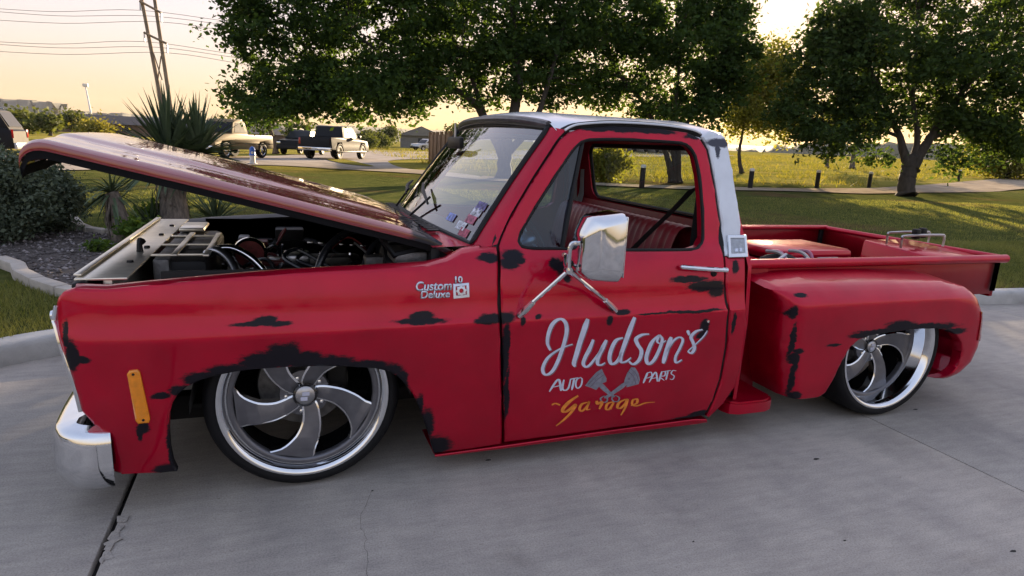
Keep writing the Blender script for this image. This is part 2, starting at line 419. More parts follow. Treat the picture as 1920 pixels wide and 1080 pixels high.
M['roof_worn'] = paint_mat('white_paint_pillar', [pxr(1348, 268, 26, 8), pxr(1345, 282, 5, 14)], col=(0.74, 0.79, 0.86), gloss=0.2, dark=(0.07, 0.075, 0.10), metal=0.0)

# ---- front fenders
f_px = [(104, 578), (108, 560), (118, 548), (140, 541), (200, 543), (300, 533), (400, 524), (500, 516), (600, 510), (700, 505), (800, 499), (838, 491), (868, 474), (900, 467), (931, 463),
        (934, 530), (937, 600), (940, 700), (941, 833), (880, 843), (815, 851), (812, 842), (800, 800), (787, 765), (775, 740), (760, 720), (745, 706), (728, 696), (700, 691), (650, 688), (600, 687), (540, 689), (480, 693), (440, 698), (400, 706),
        (372, 715), (350, 726), (333, 740), (323, 756), (317, 780), (316, 810), (318, 840), (324, 868), (332, 884), (300, 888), (260, 889), (225, 889), (214, 884), (211, 850), (208, 826), (180, 800), (153, 772), (140, 722), (120, 662), (106, 610)]
f_out = side_px(f_px)
def fender_ext(p): return (p[0], p[1] + 0.03, p[2])
fender = panel('front_fender', f_out, [], side_map(), (0, 1, 0), M['red_fender'], truck, ext=fender_ext)
fender_far = mirrored(fender); fender_far.data.materials[0] = M['red']
# fender crown: from the side panel's top edge to the hood gap
def crown_mesh():
    top = side_px(f_px[3:14]); inner = [on_y(u, v - 9.5, -0.83) for u, v in f_px[3:13]] + [on_y(905, 458, -0.83)]
    V = []; n = 6
    for (x, z), q in zip(top, inner):
        a = np.array([x, -float(W(x, z)) + 0.004, z - 0.001]); b = np.array([x * 0.5 + q[0] * 0.5, -0.83, q[2]])
        for j in range(n):
            t = j / (n - 1); p = a * (1 - t) + b * t; p[2] += 0.012 * math.sin(math.pi * t) * (1 - 0.5 * t); V.append(p)
        V.append((b[0], b[1], b[2] - 0.05))
    m = n + 1
    return V, [(i * m + j, i * m + j + 1, (i + 1) * m + j + 1, (i + 1) * m + j) for i in range(len(top) - 1) for j in range(m - 1)]
V_, F_ = crown_mesh()
cr = mesh_obj('fender_crown', V_, F_, M['red_fender'], fender, 50)
cr2 = mirrored(cr, 'fender_crown', fender_far); cr2.data.materials[0] = M['black']

# amber side marker
mk = side_px([(239, 700), (243, 694), (258, 692), (263, 697), (282, 784), (280, 791), (260, 793), (255, 787)])
marker = panel('side_marker', mk, [], side_map(0.012), (0, 1, 0), M['amber'], fender, cell=0.03, roll=0.004, ext=lambda p: (p[0], p[1] + 0.014, p[2]))
for u, v in ((251, 700), (270, 785)):
    (x, z), = side_px([(u, v)]); MB().lathe([(0, -.016), (.004, -.015), (.005, -.010)], (x, -float(W(x, z)) , z), 'y', 10).build('screw', M['black'], marker)
mm = mirrored(marker, 'side_marker', fender_far)

# ---- letters helper: painted strokes and raised letters on the truck's side
def on_side(u, v, off, wf=W):
    (x, z), = side_px([(u, v)], wf); return np.array([x, -float(wf(x, z)) - off, z])
def stroke_mesh(strokes, off, conv):
    V = []; F = []
    for pts, w0, w1 in strokes:
        P = smooth_path([np.array(conv(p)) for p in pts], 7) if len(pts) > 2 else [np.array(conv(pts[0])) * (1 - t) + np.array(conv(pts[1])) * t for t in np.linspace(0, 1, 6)]
        n = len(P); base = len(V)
        for i, p in enumerate(P):
            t = P[min(i + 1, n - 1)] - P[max(i - 1, 0)]; t = t / (np.hypot(*t) + 1e-9); nn = np.array([-t[1], t[0]])
            f = i / (n - 1); w = 0.34 * (w0 * (1 - f) + w1 * f) * (0.55 + 0.45 * min(1, 6 * f, 6 * (1 - f))) * (0.55 + 0.55 * abs(t[1]) ** 1.2)
            for s in (-1, 1):
                q = p + nn * w * 0.5 * s; V.append(on_side(q[0], q[1], off))
        for i in range(n - 1): F.append((base + 2 * i, base + 2 * i + 1, base + 2 * i + 3, base + 2 * i + 2))
    return V, F
zc = lambda p: (920 + p[0] / 4.0, 560 + p[1] / 4.0)

# ---- near door
d_px = [(937, 463), (948, 432), (960, 407), (1000, 340), (1050, 264), (1067, 249), (1090, 241), (1150, 237), (1230, 241), (1290, 249), (1312, 259), (1326, 281), (1338, 340), (1350, 420), (1357, 478), (1359, 540), (1361, 566), (1365, 582),
        (1361, 650), (1350, 712), (1336, 752), (1321, 779), (1300, 783), (1150, 803), (1050, 817), (947, 830), (945, 760), (944, 690), (942, 600), (939, 530)]
h_px = [(977, 436), (973, 453), (979, 463), (1000, 467), (1056, 468), (1080, 469), (1200, 470), (1296, 469), (1312, 463), (1320, 447), (1319, 390), (1313, 330), (1305, 293), (1294, 276), (1278, 268), (1230, 264), (1150, 261), (1106, 262), (1090, 267), (1075, 281), (1040, 332), (1003, 391)]
d_out = side_px(d_px); d_hole = side_px(h_px)
door = panel('door', d_out, [d_hole], side_map(), (0, 1, 0), M['red_door'], truck, ext=lambda p: (p[0], p[1] + 0.045, p[2]))
door_far = mirrored(door); door_far.data.materials[0] = M['red']
hole3 = [(x, -float(W(x, z)) + 0.008, z) for x, z in d_hole]
MB().tube(smooth_path(hole3, 4, True), 0.009, 8, closed=True).build('window_seal', M['plastic'], door)
MB().tube(smooth_path([(p[0], -p[1], p[2]) for p in hole3], 4, True), 0.009, 8, closed=True).build('window_seal', M['plastic'], door_far)
a_, b_ = on_side(1096, 264, -0.02), on_side(1057, 468, -0.02)
MB().tube([a_, b_], 0.011, 8).build('vent_divider', M['plastic'], door)
vg = side_px([(977, 438), (974, 453), (981, 463), (1055, 466), (1092, 270), (1076, 281), (1040, 332), (1003, 391)])
panel('vent_glass', vg, [], side_map(-0.018), (0, 1, 0), glass_mat('vent_glass', (0.16, 0.30, 0.44), 1.7), door, cell=0.2, roll=0, ext=lambda p: (p[0], p[1] + 0.003, p[2]))
MB().tube([on_side(1002, 391, 0.002), on_side(1043, 328, 0.002)], 0.006, 6).build('vent_latch', M['plastic'], door)
# inner door card, armrest, sill lock
dc = side_px([(950, 480), (1354, 486), (1350, 700), (1322, 770), (955, 820)])
panel('door_card', dc, [], side_map(-0.06), (0, 1, 0), M['vinyl'], door, cell=0.3, roll=0)
# handle
hs = MB().box(*[(lambda p: (p[0], p[1], p[2]))(q) for q in (np.array([on_side(1272, 498, .028)[0], -1.008 + .0, on_side(1272, 498, 0)[2] + .004]), np.array([on_side(1352, 504, 0)[0], -.955, on_side(1352, 508, 0)[2] + .004]))], c=0.007)
q0, q1 = on_side(1275, 499, 0.030), on_side(1354, 504, 0.034)
hd = MB().tube(smooth_path([on_side(1274, 500, 0.008), q0 + np.array([.01, 0, 0]), (q0 + q1) / 2 + np.array([0, -.006, 0]), q1], 6), [0.006] + [0.0105] * 17 + [0.012], 8).build('handle', M['chrome'], door)
MB().lathe([(0.0, -.010), (.012, -.008), (.018, 0.004)], on_side(1338, 513, 0), 'y', 16).build('push_button', M['black'], door)
MB().lathe([(0.0, -.010), (.006, -.009), (.009, 0.002)], on_side(1326, 602, 0), 'y', 14).build('lock_cylinder', M['chrome'], door)
# hand-painted lettering
hud = [([(447, 385), (424, 335), (430, 268), (455, 200), (490, 162), (530, 152), (560, 182), (568, 240), (554, 312), (530, 390), (500, 470), (462, 540), (422, 568), (394, 556), (390, 512), (422, 448), (474, 402), (540, 365), (612, 340)], 26, 17),
       ([(726, 150), (702, 222), (666, 330), (640, 420), (622, 482), (632, 508)], 34, 22), ([(768, 305), (742, 370), (706, 440), (692, 486), (712, 510), (744, 492), (800, 420), (850, 340)], 26, 12),
       ([(866, 308), (836, 370), (804, 440), (800, 488), (826, 496), (856, 478)], 28, 12), ([(990, 292), (938, 312), (902, 380), (888, 448), (906, 488), (946, 468), (980, 400)], 24, 20),
       ([(1078, 138), (1042, 230), (1002, 340), (972, 430), (978, 474), (1016, 468), (1050, 440)], 32, 12), ([(1186, 264), (1132, 270), (1088, 300), (1100, 342), (1128, 392), (1110, 458), (1066, 490), (1034, 468)], 24, 20),
       ([(1262, 272), (1212, 318), (1178, 390), (1164, 452), (1182, 488), (1222, 458), (1262, 380), (1284, 306), (1264, 270)], 24, 18), ([(1264, 274), (1246, 318), (1272, 334), (1312, 312)], 14, 10),
       ([(1352, 286), (1318, 384), (1290, 484)], 28, 24), ([(1318, 400), (1366, 318), (1412, 288), (1438, 308), (1418, 366), (1384, 434), (1388, 478), (1432, 456)], 14, 16), ([(1474, 236), (1486, 274)], 20, 12),
       ([(1586, 230), (1538, 244), (1500, 284), (1514, 326), (1526, 368), (1504, 406), (1474, 394)], 20, 18), ([(1476, 392), (1530, 344), (1590, 286), (1622, 238)], 9, 8)]
sh = [([(x + 7, y + 5) for x, y in p], a * 1.02, b * 1.02) for p, a, b in hud]
auto = [([(438, 696), (506, 604), (526, 690)], 12, 16), ([(468, 662), (524, 648)], 8, 8), ([(548, 606), (536, 668), (556, 686), (582, 666), (598, 600)], 14, 10), ([(592, 604), (656, 590)], 11, 8), ([(626, 598), (606, 684)], 13, 12),
        ([(676, 588), (644, 606), (636, 650), (652, 670), (676, 648), (684, 604), (672, 590)], 10, 9),
        ([(1142, 632), (1176, 552)], 12, 12), ([(1164, 560), (1200, 550), (1204, 580), (1158, 598)], 8, 7), ([(1186, 626), (1234, 550), (1248, 620)], 9, 11), ([(1206, 598), (1244, 590)], 7, 7), ([(1258, 620), (1282, 544)], 11, 11), ([(1274, 550), (1306, 546), (1302, 576), (1268, 584), (1300, 612)], 8, 8),
        ([(1296, 546), (1350, 536)], 8, 8), ([(1328, 542), (1312, 608)], 10, 10), ([(1390, 540), (1364, 538), (1352, 560), (1374, 580), (1362, 604), (1340, 600)], 8, 7)]
gar = [([(456, 796), (482, 784), (520, 796)], 7, 10), ([(654, 726), (592, 768), (546, 816), (540, 844), (574, 840), (636, 792), (602, 850), (544, 908), (488, 952)], 15, 9), ([(724, 776), (684, 788), (664, 824), (684, 840), (724, 800), (738, 768), (718, 828), (746, 826)], 11, 7),
       ([(792, 764), (800, 786), (834, 774), (812, 826)], 12, 10), ([(914, 772), (874, 786), (862, 822), (884, 828), (912, 792), (918, 776), (898, 828)], 10, 8), ([(1010, 752), (962, 778), (948, 812), (972, 818), (1006, 786), (1024, 752), (1008, 812), (974, 872)], 11, 9), ([(1050, 800), (1092, 782), (1096, 752), (1064, 760), (1060, 792), (1094, 802), (1160, 780), (1230, 774)], 10, 7)]
def ribbon(name, st, off, mat, lab=None):
    V, F = stroke_mesh([(p, a * .88, b_ * .88) for p, a, b_ in st] if mat is not M['script_orange'] else [(p, a * 1.45, b_ * 1.4) for p, a, b_ in st], off, zc); o = mesh_obj(name, V, F, mat, door, 180)
    if lab: o["label"] = lab
    return o
ribbon('lettering_shadow', sh, 0.0016, M['script_shade'])
ribbon('lettering', hud, 0.0026, M['script'], "white brush-script lettering reading Hudson's")
ribbon('lettering', auto[:6], 0.0026, M['script'], 'small white lettering reading AUTO'); ribbon('lettering', auto[6:], 0.0026, M['script'], 'small white lettering reading PARTS')
ribbon('lettering', gar, 0.0030, M['script_orange'], 'orange script lettering reading Garage')
pis = []
def poly_side(pts, off):
    return [on_side(*zc(p), off) for p in pts]
V = []; F = []
for pl in ([(706, 652), (742, 604), (790, 552), (832, 524), (842, 548), (868, 598), (866, 622), (836, 634), (800, 672), (790, 684), (752, 668)], [(1004, 604), (1022, 556), (1052, 512), (1082, 516), (1108, 560), (1118, 606), (1108, 640), (1050, 656), (1016, 664), (1018, 640), (998, 630)]):
    o = mesh_obj('piston_emblem', poly_side(pl, 0.002), [tuple(range(len(pl)))], M['script_grey'], door, None); o["label"] = 'grey piston painted below the lettering, crossed with its twin'
rods = [([(816, 640), (880, 700), (926, 736)], 40, 16), ([(1014, 632), (950, 680), (880, 728), (850, 742)], 36, 16), ([(850, 728), (822, 748), (838, 774), (868, 770), (872, 744), (850, 728)], 9, 9), ([(936, 724), (908, 742), (920, 768), (952, 768), (962, 742), (936, 724)], 9, 9)]
ribbon('piston_rod', rods[0:1] + rods[3:4], 0.0022, M['script_grey']); ribbon('piston_rod', rods[1:3], 0.0024, M['script_grey'])
lines = [([(724, 648), (780, 590), (836, 546)], 5, 5), ([(744, 660), (800, 604), (850, 566)], 5, 5), ([(1046, 524), (1086, 560), (1108, 620)], 5, 5), ([(1030, 544), (1066, 580), (1088, 640)], 5, 5), ([(1028, 592), (1040, 604)], 14, 14)]
ribbon('piston_grooves', lines[:2], 0.0034, M['script_shade']); ribbon('piston_grooves', lines[2:], 0.0034, M['script_shade'])

# fender badge: raised chrome letters
def text_obj(name, body, u, v, h_px, mat, parent, extrude=0.003, shear=0.0, sx=1.0, lab=None, offset=0.0):
    cu = bpy.data.curves.new(name, 'FONT'); cu.body = body; cu.size = 1.0; cu.extrude = 0.0; cu.shear = shear; cu.offset = offset
    tmp = bpy.data.objects.new(name, cu); COL.objects.link(tmp)
    dg = bpy.context.evaluated_depsgraph_get(); me = bpy.data.meshes.new_from_object(tmp.evaluated_get(dg))
    bpy.data.objects.remove(tmp)
    base = on_side(u, v, 0.006); s = abs(on_side(u, v - h_px, 0)[2] - base[2]) / 0.7
    V = [(base[0] + p.co.x * s * sx, p.co.y * s) for p in me.vertices]
    bm = bmesh.new(); bm.from_mesh(me)
    for vv, (x, dz) in zip(bm.verts, V):
        z = base[2] + dz; vv.co = Vector((x, -float(W(x, z)) - 0.007, z))
    ex = bmesh.ops.extrude_face_region(bm, geom=bm.faces[:])
    for g in ex['geom']:
        if isinstance(g, bmesh.types.BMVert): g.co.y += extrude + 0.005
    bmesh.ops.recalc_face_normals(bm, faces=bm.faces[:])
    me2 = bpy.data.meshes.new(name); bm.to_mesh(me2); bm.free(); bpy.data.meshes.remove(me); me2.materials.append(mat)
    o = finish(bpy.data.objects.new(name, me2), parent)
    if lab: o["label"] = lab
    return o
M['badge'] = pmat('badge_metal', (0.62, 0.66, 0.74), 0.25, 0.6, 0.1, 60)
text_obj('badge_script', 'Custom', 778, 545, 17, M['badge'], fender, sx=0.92, shear=0.15, offset=0.022, lab='raised silver lettering reading Custom')
text_obj('badge_script', 'Deluxe', 787, 559, 14, M['badge'], fender, sx=0.98, shear=0.15, offset=0.022, lab='raised silver lettering reading Deluxe')
text_obj('badge_script', '10', 850, 530, 12, M['badge'], fender, sx=1.05, offset=0.03, lab='raised silver number 10')
bq = side_px([(849, 532), (879, 530), (880, 557), (850, 560)]); bi = side_px([(854, 537), (874, 535), (875, 552), (855, 554)])
panel('badge_plate', bq, [bi], side_map(0.004), (0, 1, 0), M['badge'], fender, cell=0.2, roll=0.001, ext=lambda p: (p[0], p[1] + 0.006, p[2]))
c0 = on_side(864.5, 544.5, 0.004)
gp = []
for k in range(32):
    th = 2 * math.pi * k / 32; r = 0.021 if (k // 2) % 2 == 0 else 0.017; gp.append((c0[0] + r * math.cos(th), c0[2] + r * math.sin(th)))
gi = [(c0[0] + 0.009 * math.cos(2 * math.pi * k / 16), c0[2] + 0.009 * math.sin(2 * math.pi * k / 16)) for k in range(16)]
panel('badge_gear', gp, [gi], side_map(0.006), (0, 1, 0), M['badge'], fender, cell=0.2, roll=0.0, ext=lambda p: (p[0], p[1] + 0.006, p[2]))

# ---- rocker, cab corner, white pillar
rk = side_px([(815, 853), (941, 836), (1150, 806), (1300, 786), (1325, 786), (1326, 792), (1300, 796), (1150, 814), (945, 841), (816, 857)])
panel('rocker', rk, [], side_map(0.004), (0, 1, 0), M['red'], truck, cell=0.05, roll=0.003, ext=lambda p: (p[0], p[1] + 0.25, p[2]))
cc_px = [(1361, 482), (1397, 482), (1398, 530), (1400, 576), (1398, 630), (1392, 680), (1378, 726), (1358, 756), (1330, 784), (1326, 780), (1340, 752), (1354, 712), (1365, 650), (1369, 582), (1365, 566), (1362, 530)]
cabc = panel('cab_corner', side_px(cc_px), [], side_map(), (0, 1, 0), M['red_cab'], truck, ext=lambda p: (p[0], p[1] + 0.09, p[2]))
mirrored(cabc).data.materials[0] = M['red']
pl_px = [(1316, 256), (1330, 246), (1346, 248), (1358, 256), (1364, 268), (1370, 300), (1380, 360), (1390, 420), (1397, 480), (1361, 480), (1354, 420), (1342, 340), (1330, 281)]
pil = panel('cab_pillar', side_px(pl_px), [], side_map(0.002), (0, 1, 0), M['roof_worn'], truck, ext=lambda p: (p[0], p[1] + 0.07, p[2]))
pil["label"] = 'white upper cab pillar with a worn dark spot'
pf = mirrored(pil); pf.data.materials[0] = M['white_paint']
tb = side_px([(1362, 440), (1397, 440), (1400, 481), (1364, 482)]); tbi = side_px([(1367, 446), (1393, 446), (1395, 474), (1369, 475)])
trim = panel('pillar_badge', tb, [tbi], side_map(0.012), (0, 1, 0), M['chrome'], truck, cell=0.2, roll=0.002, ext=lambda p: (p[0], p[1] + 0.016, p[2]))
panel('badge_plate', tbi, [], side_map(0.008), (0, 1, 0), pmat('badge_grey', (0.36, 0.38, 0.40), 0.35, 0.5, 0.15, 80), trim, cell=0.2, roll=0.0)
for s_ in ([(1376, 462), (1379, 450), (1386, 450), (1384, 462)], [(1376, 465), (1375, 471), (1381, 471), (1381, 465)], [(1384, 464), (1384, 471), (1389, 471), (1389, 464)]):
    panel('badge_mark', side_px(s_), [], side_map(0.011), (0, 1, 0), M['badge'], trim, cell=0.2, roll=0.0)
mirrored(trim)

# ---- roof
def roof_pt(u, v, dz=0.0):
    s = 2 * v - 1; a = abs(s)
    yy = s * 0.765; xf = 0.955 + 0.075 * a ** 2.2 + 0.05 * max(0, a - 0.85) ** 1; xr = 1.955 - 0.055 * a ** 2.5
    t = u; x = xf + (xr - xf) * t
    end = 1 - abs(2 * t - 1) ** 3.2
    z = 1.452 + 0.030 * (1 - a ** 2.4) + (0.036 * (1 - a ** 5)) * min(1, end * 1.6) ** 0.6 + 0.010 * (1 - a ** 6)
    if a > 0.93: z -= 0.022 * ((a - 0.93) / 0.07) ** 1.6
    return (x, yy * (1 + 0.012 * math.sin(math.pi * t)), z + dz)
rb = MB().grid(40, 41, roof_pt)
roof = rb.build('roof', M['white_paint'], truck, 60); roof["label"] = 'white painted roof'
MB().grid(16, 21, lambda u, v: roof_pt(0.04 + 0.92 * u, 0.03 + 0.94 * v, -0.035)).build('headliner', M['vinyl'], roof)
# header trim above the windshield
hp = [roof_pt(0.0, t, -0.006) for t in np.linspace(0.03, 0.97, 25)]
MB().tube([(p[0] - .004, p[1], p[2]) for p in hp], 0.017, 8).build('header_trim', pmat('trim_grey', (0.10, 0.095, 0.10), 0.35, 0.3, 0.3, 20), roof)
for s in (-1, 1):
    dr = [(x, s * (float(W(x, z)) + 0.006), z + 0.004) for x, z in side_px([(1058, 246), (1070, 239), (1090, 234), (1150, 231), (1230, 235), (1290, 243), (1312, 251)])]
    MB().tube(smooth_path(dr, 5), 0.005, 6).build('drip_rail', M['white_paint'], roof)
    MB().grid(20, 3, lambda u, v: (lambda p: (p[0], p[1] * (1 - .02 * v) if v < 1 else s * 0.775, p[2] - 0.03 * v))(roof_pt(u, 0.0 if s < 0 else 1.0))).build('roof_side', M['white_paint'], roof)

# ---- windshield, cowl, A-pillars
def ws_pt(u, v):
    s = 2 * u - 1
    b = np.array([0.565 + 0.105 * abs(s) ** 2.2, 0.80 * s, 0.985 - 0.035 * s * s]); t = np.array([0.962 + 0.055 * abs(s) ** 2.2, 0.725 * s, 1.468 - 0.03 * s * s])
    p = b * (1 - v) + t * v; p[0] -= 0.018 * math.sin(math.pi * v) * (1 - s * s * 0.5); return p
wsm = MB().grid(25, 13, ws_pt).build('windshield', M['windshield'], truck, 180)
edge = [ws_pt(t, 0) for t in np.linspace(0, 1, 20)] + [ws_pt(1, t) for t in np.linspace(0.05, 1, 12)] + [ws_pt(t, 1) for t in np.linspace(0.95, 0, 20)] + [ws_pt(0, t) for t in np.linspace(0.95, 0.05, 12)]
MB().tube(edge, 0.014, 8, closed=True).build('windshield_seal', M['plastic'], wsm)
for s in (-1, 1):
    def ap(u, v):
        a = ws_pt(0.0 if s < 0 else 1.0, -0.05 + 1.06 * u)
        (x, z) = (np.interp(u, np.linspace(0, 1, 5), [p[0] for p in A5]), np.interp(u, np.linspace(0, 1, 5), [p[1] for p in A5]))
        b = np.array([x - .006, s * (float(W(x, z)) - 0.002), z]); p = a * (1 - v) + b * v; p[1] += s * 0.014 * math.sin(math.pi * v); return p
    A5 = side_px([(935, 458), (958, 405), (998, 337), (1048, 260), (1064, 244)])
    MB().grid(16, 6, ap).build('a_pillar', M['red'], truck, 180)
cw = MB().grid(3, 21, lambda u, v: (0.50 + u * (ws_pt(v, 0)[0] - 0.50 + 0.01), 1.66 * (v - 0.5), 0.945 + 0.035 * (1 - (2 * v - 1) ** 2) + u * 0.006)).build('cowl', M['red'], truck)
for k in range(18):
    y = -0.60 + k * 0.07; MB().box((0.535, y, 0.978), (0.585, y + .045, 0.984), .001).build('cowl_vent', M['black'], cw)
# wiper
for y0, y1 in ((-0.12, -0.42), (0.46, 0.12)):
    a = ws_pt(0.5 + y0 / 1.6, 0.0) + np.array([-.02, 0, .01]); m_ = ws_pt(0.5 + (y0 + y1) / 3.2, 0.2) + np.array([-.03, 0, .02]); e = ws_pt(0.5 + y1 / 1.6, 0.26) + np.array([-.028, 0, .02])
    w_ = MB().tube([a, m_], 0.006, 6).build('wiper', M['black'], truck)
    b1 = ws_pt(0.5 + (y0 + .16) / 1.6, 0.30) + np.array([-.026, 0, .014]); b2 = ws_pt(0.5 + (y0 - .16) / 1.6, 0.15) + np.array([-.026, 0, .014])
    MB().tube([b1, (b1 + b2) / 2 + np.array([-.012, 0, .01]), b2], [.006, .011, .006], 6).build('wiper_blade', M['black'], w_)
# stickers at the lower corner of the windshield
cols = [(0.35, 0.06, 0.10), (0.55, 0.56, 0.6), (0.40, 0.10, 0.16), (0.20, 0.24, 0.5), (0.5, 0.5, 0.55), (0.12, 0.10, 0.25)]
for k, (u, v) in enumerate([(0.055, 0.06), (0.085, 0.10), (0.06, 0.17), (0.16, 0.13), (0.055, 0.235), (0.05, 0.29)]):
    g = MB().grid(3, 3, lambda a, b: ws_pt(u + (a - .5) * .045, v + (b - .5) * .065) + np.array([-.004, 0, .002]))
    g.build('sticker', pmat('sticker_%d' % k, cols[k], 0.5, 0, 0.7, 55, detail=2), wsm)

for s in (-1, 1):  # black backing strip added behind the door gaps to block light leaks
    gp_ = [(x, s * (float(W(x, z)) - .03), z) for x, z in side_px([(936, 700), (936, 600), (934, 520), (933, 465), (946, 430), (958, 404), (998, 337), (1048, 261), (1066, 245), (1090, 238), (1150, 234), (1230, 238), (1290, 246), (1316, 256), (1328, 278), (1340, 340), (1352, 420), (1360, 480), (1363, 560), (1368, 582), (1363, 650), (1352, 712), (1330, 775)])]
    MB().tube(smooth_path(gp_, 3), 0.02, 6).build('gap_backing', M['black'], truck)

# ---- hood, standing open
def hood_h(y):
    return float(np.interp(abs(y), [0, .36, .41, .45, .49, .60, .66, .70, .785, .795, .80], [.050, .047, .044, .032, .029, .028, .024, .0235, .0225, .017, .008]))
def hood_pt(u, v, dz=0.0):
    y = (2 * v - 1) * 0.80; x = -0.862 + u * 1.46 - 0.03 * (1 - (y / .8) ** 2) * (1 - u)
    z = 1.095 - 0.25 * x + hood_h(y) * (0.55 + 0.45 * min(1, u * 3)) * (1 - 0.5 * max(0, u - 0.85) / 0.15)
    t = max(0, 0.055 - u) / 0.055
    z -= 0.075 * (1 - math.sqrt(max(0, 1 - t * t))); x += 0.0
    z -= 0.03 * max(0, u - 0.93) / 0.07
    return (x, y, z + dz)
us = np.concatenate([[0, .002, .006, .012, .02, .03, .042, .055], np.linspace(.08, 1, 40)])
hb = MB(); nv_ = 61
hb.v = [hood_pt(u, v) for u in us for v in np.linspace(0, 1, nv_)]
hb.f = [(i * nv_ + j, (i + 1) * nv_ + j, (i + 1) * nv_ + j + 1, i * nv_ + j + 1) for i in range(len(us) - 1) for j in range(nv_ - 1)]
hood = hb.build('hood', M['red_hood'], truck, 60); hood["label"] = 'raised red hood, glossy, reflecting the sky'
fl = MB()
for v, s in ((0, -1), (1, 1)):
    k0 = len(fl.v); fl.v += [q for u in us for q in ((lambda p: ((p[0], p[1], p[2]), (p[0], p[1] + s * .002, p[2] - .008), (p[0], p[1] + s * .001, p[2] - .026)))(hood_pt(u, v)))]
    fl.f += [(k0 + 3 * i + j, k0 + 3 * i + j + 1, k0 + 3 * i + j + 4, k0 + 3 * i + j + 3) for i in range(len(us) - 1) for j in (0, 1)]
fl.grid(30, 2, lambda u, t: (lambda p: (p[0] - .001, p[1], p[2] - 0.032 * t))(hood_pt(0, u)))
fl.build('hood_flange', M['red_hood'], hood)
ub = MB(); ub.grid(24, 25, lambda u, v: hood_pt(0.015 + .97 * u, 0.008 + .984 * v, -0.048 + 0.02 * math.sin(math.pi * v) - 0.0 * u))
ub.grid(60, 2, lambda u, t: (lambda p: (p[0], p[1] + .004, p[2] - 0.022 - 0.030 * t))(hood_pt(u, 0))); ub.grid(30, 2, lambda u, t: (lambda p: (p[0], p[1] - .004, p[2] - 0.02 - 0.045 * t))(hood_pt(u, 1)))
ub.grid(30, 2, lambda u, t: (lambda p: (p[0] + .004, p[1], p[2] - 0.03 - 0.03 * t))(hood_pt(0, u)))
ub.build('hood_underside', pmat('underside_black', (.005, .005, .006), .7, 0, .3, 12, spec=.15), hood)
MB().box((-.80, -.16, 1.205), (-.66, .16, 1.245), .01).build('hood_latch', M['black'], hood)
for s in (-1, 1):
    MB().tube([(.50, s * .74, .93), (.36, s * .75, .90), (.30, s * .74, .985)], .014, 6).build('hood_hinge', M['black'], hood)

# ---- nose: grille, headlamps, bumper
gr = MB().box((-.735, -.88, .45), (-.69, .88, .845), .012).build('grille', M['black'], truck)
for k in range(4): MB().box((-.752, -.60, .50 + k * .075), (-.73, .60, .525 + k * .075), .004).build('grille_bar', M['chrome'], gr)
for k in range(7): MB().box((-.748, -.54 + k * .18 - .006, .49), (-.731, -.54 + k * .18 + .006, .76), .002).build('grille_bar', M['chrome'], gr)
for s in (-1, 1):
    hl = MB().lathe([(.105, .02), (.108, -.03), (.098, -.04), (.092, -.03), (.0, -.045)], (-.735, s * .74, .665), 'x', 28).build('headlamp', M['chrome'], truck)
    MB().lathe([(.09, -.032), (.06, -.05), (0, -.058)], (-.735, s * .74, .665), 'x', 24).build('headlamp_lens', M['glass'], hl)
ed = [on_side(u, v, -0.004) for u, v in ((105, 575), (101, 600), (104, 612), (118, 662), (138, 722), (151, 772))]
MB().tube(smooth_path(ed, 4), .008, 6).build('nose_trim', M['chrome'], gr)
MB().tube([(p[0], -p[1], p[2]) for p in smooth_path(ed, 4)], .008, 6).build('nose_trim', M['chrome'], gr)
bz = on_side(99, 598, 0); MB().lathe([(0, -.03), (.016, -.024), (.024, 0)], (bz[0] + .006, bz[1] + .05, bz[2]), 'x', 14).build('nose_trim', M['chrome'], gr)
plan = smooth_path([(-.640, -.972), (-.70, -.982), (-.765, -.966), (-.812, -.915), (-.838, -.82), (-.862, -.5), (-.870, 0), (-.862, .5), (-.838, .82), (-.812, .915), (-.765, .966), (-.70, .982), (-.640, .972)], 6)
sect = [(-.115, .350), (-.030, .342), (-.008, .336), (.0, .326), (.005, .29), (.009, .235), (.011, .215), (.010, .200), (.002, .17), (-.022, .130), (-.035, .120), (-.05, .118)]
V = []; n_ = len(sect)
for i, p in enumerate(plan):
    t = plan[min(i + 1, len(plan) - 1)] - plan[max(i - 1, 0)]; t = t / np.hypot(*t); nn = np.array([-t[1], t[0]])
    if nn @ (p - np.array([-.5, 0])) < 0: nn = -nn
    k = min(1.0, max(0, (abs(p[1]) - .80) / .15)); kk = max(0.0, (p[0] + .80) / .15)
    for d, z in sect:
        dd = d * (1 - .55 * k) if d < -.05 else d
        V.append((p[0] + nn[0] * dd, p[1] + nn[1] * dd, z + (0.0 if z < .2 else (0.045 * (1 - kk) * (d < -.005)) * 0.25)))
F = [(i * n_ + j, i * n_ + j + 1, (i + 1) * n_ + j + 1, (i + 1) * n_ + j) for i in range(len(plan) - 1) for j in range(n_ - 1)]
bb = MB(); bb.v = V; bb.f = F; bump = bb.build('front_bumper', M['chrome'], truck, 60)
MB().box((-.80, -.60, .16), (-.60, .60, .33), .02).build('bumper_bracket', M['black'], bump)
MB().box((-.70, -.90, .16), (-.62, .90, .46), .02).build('valance', M['grime'], truck)

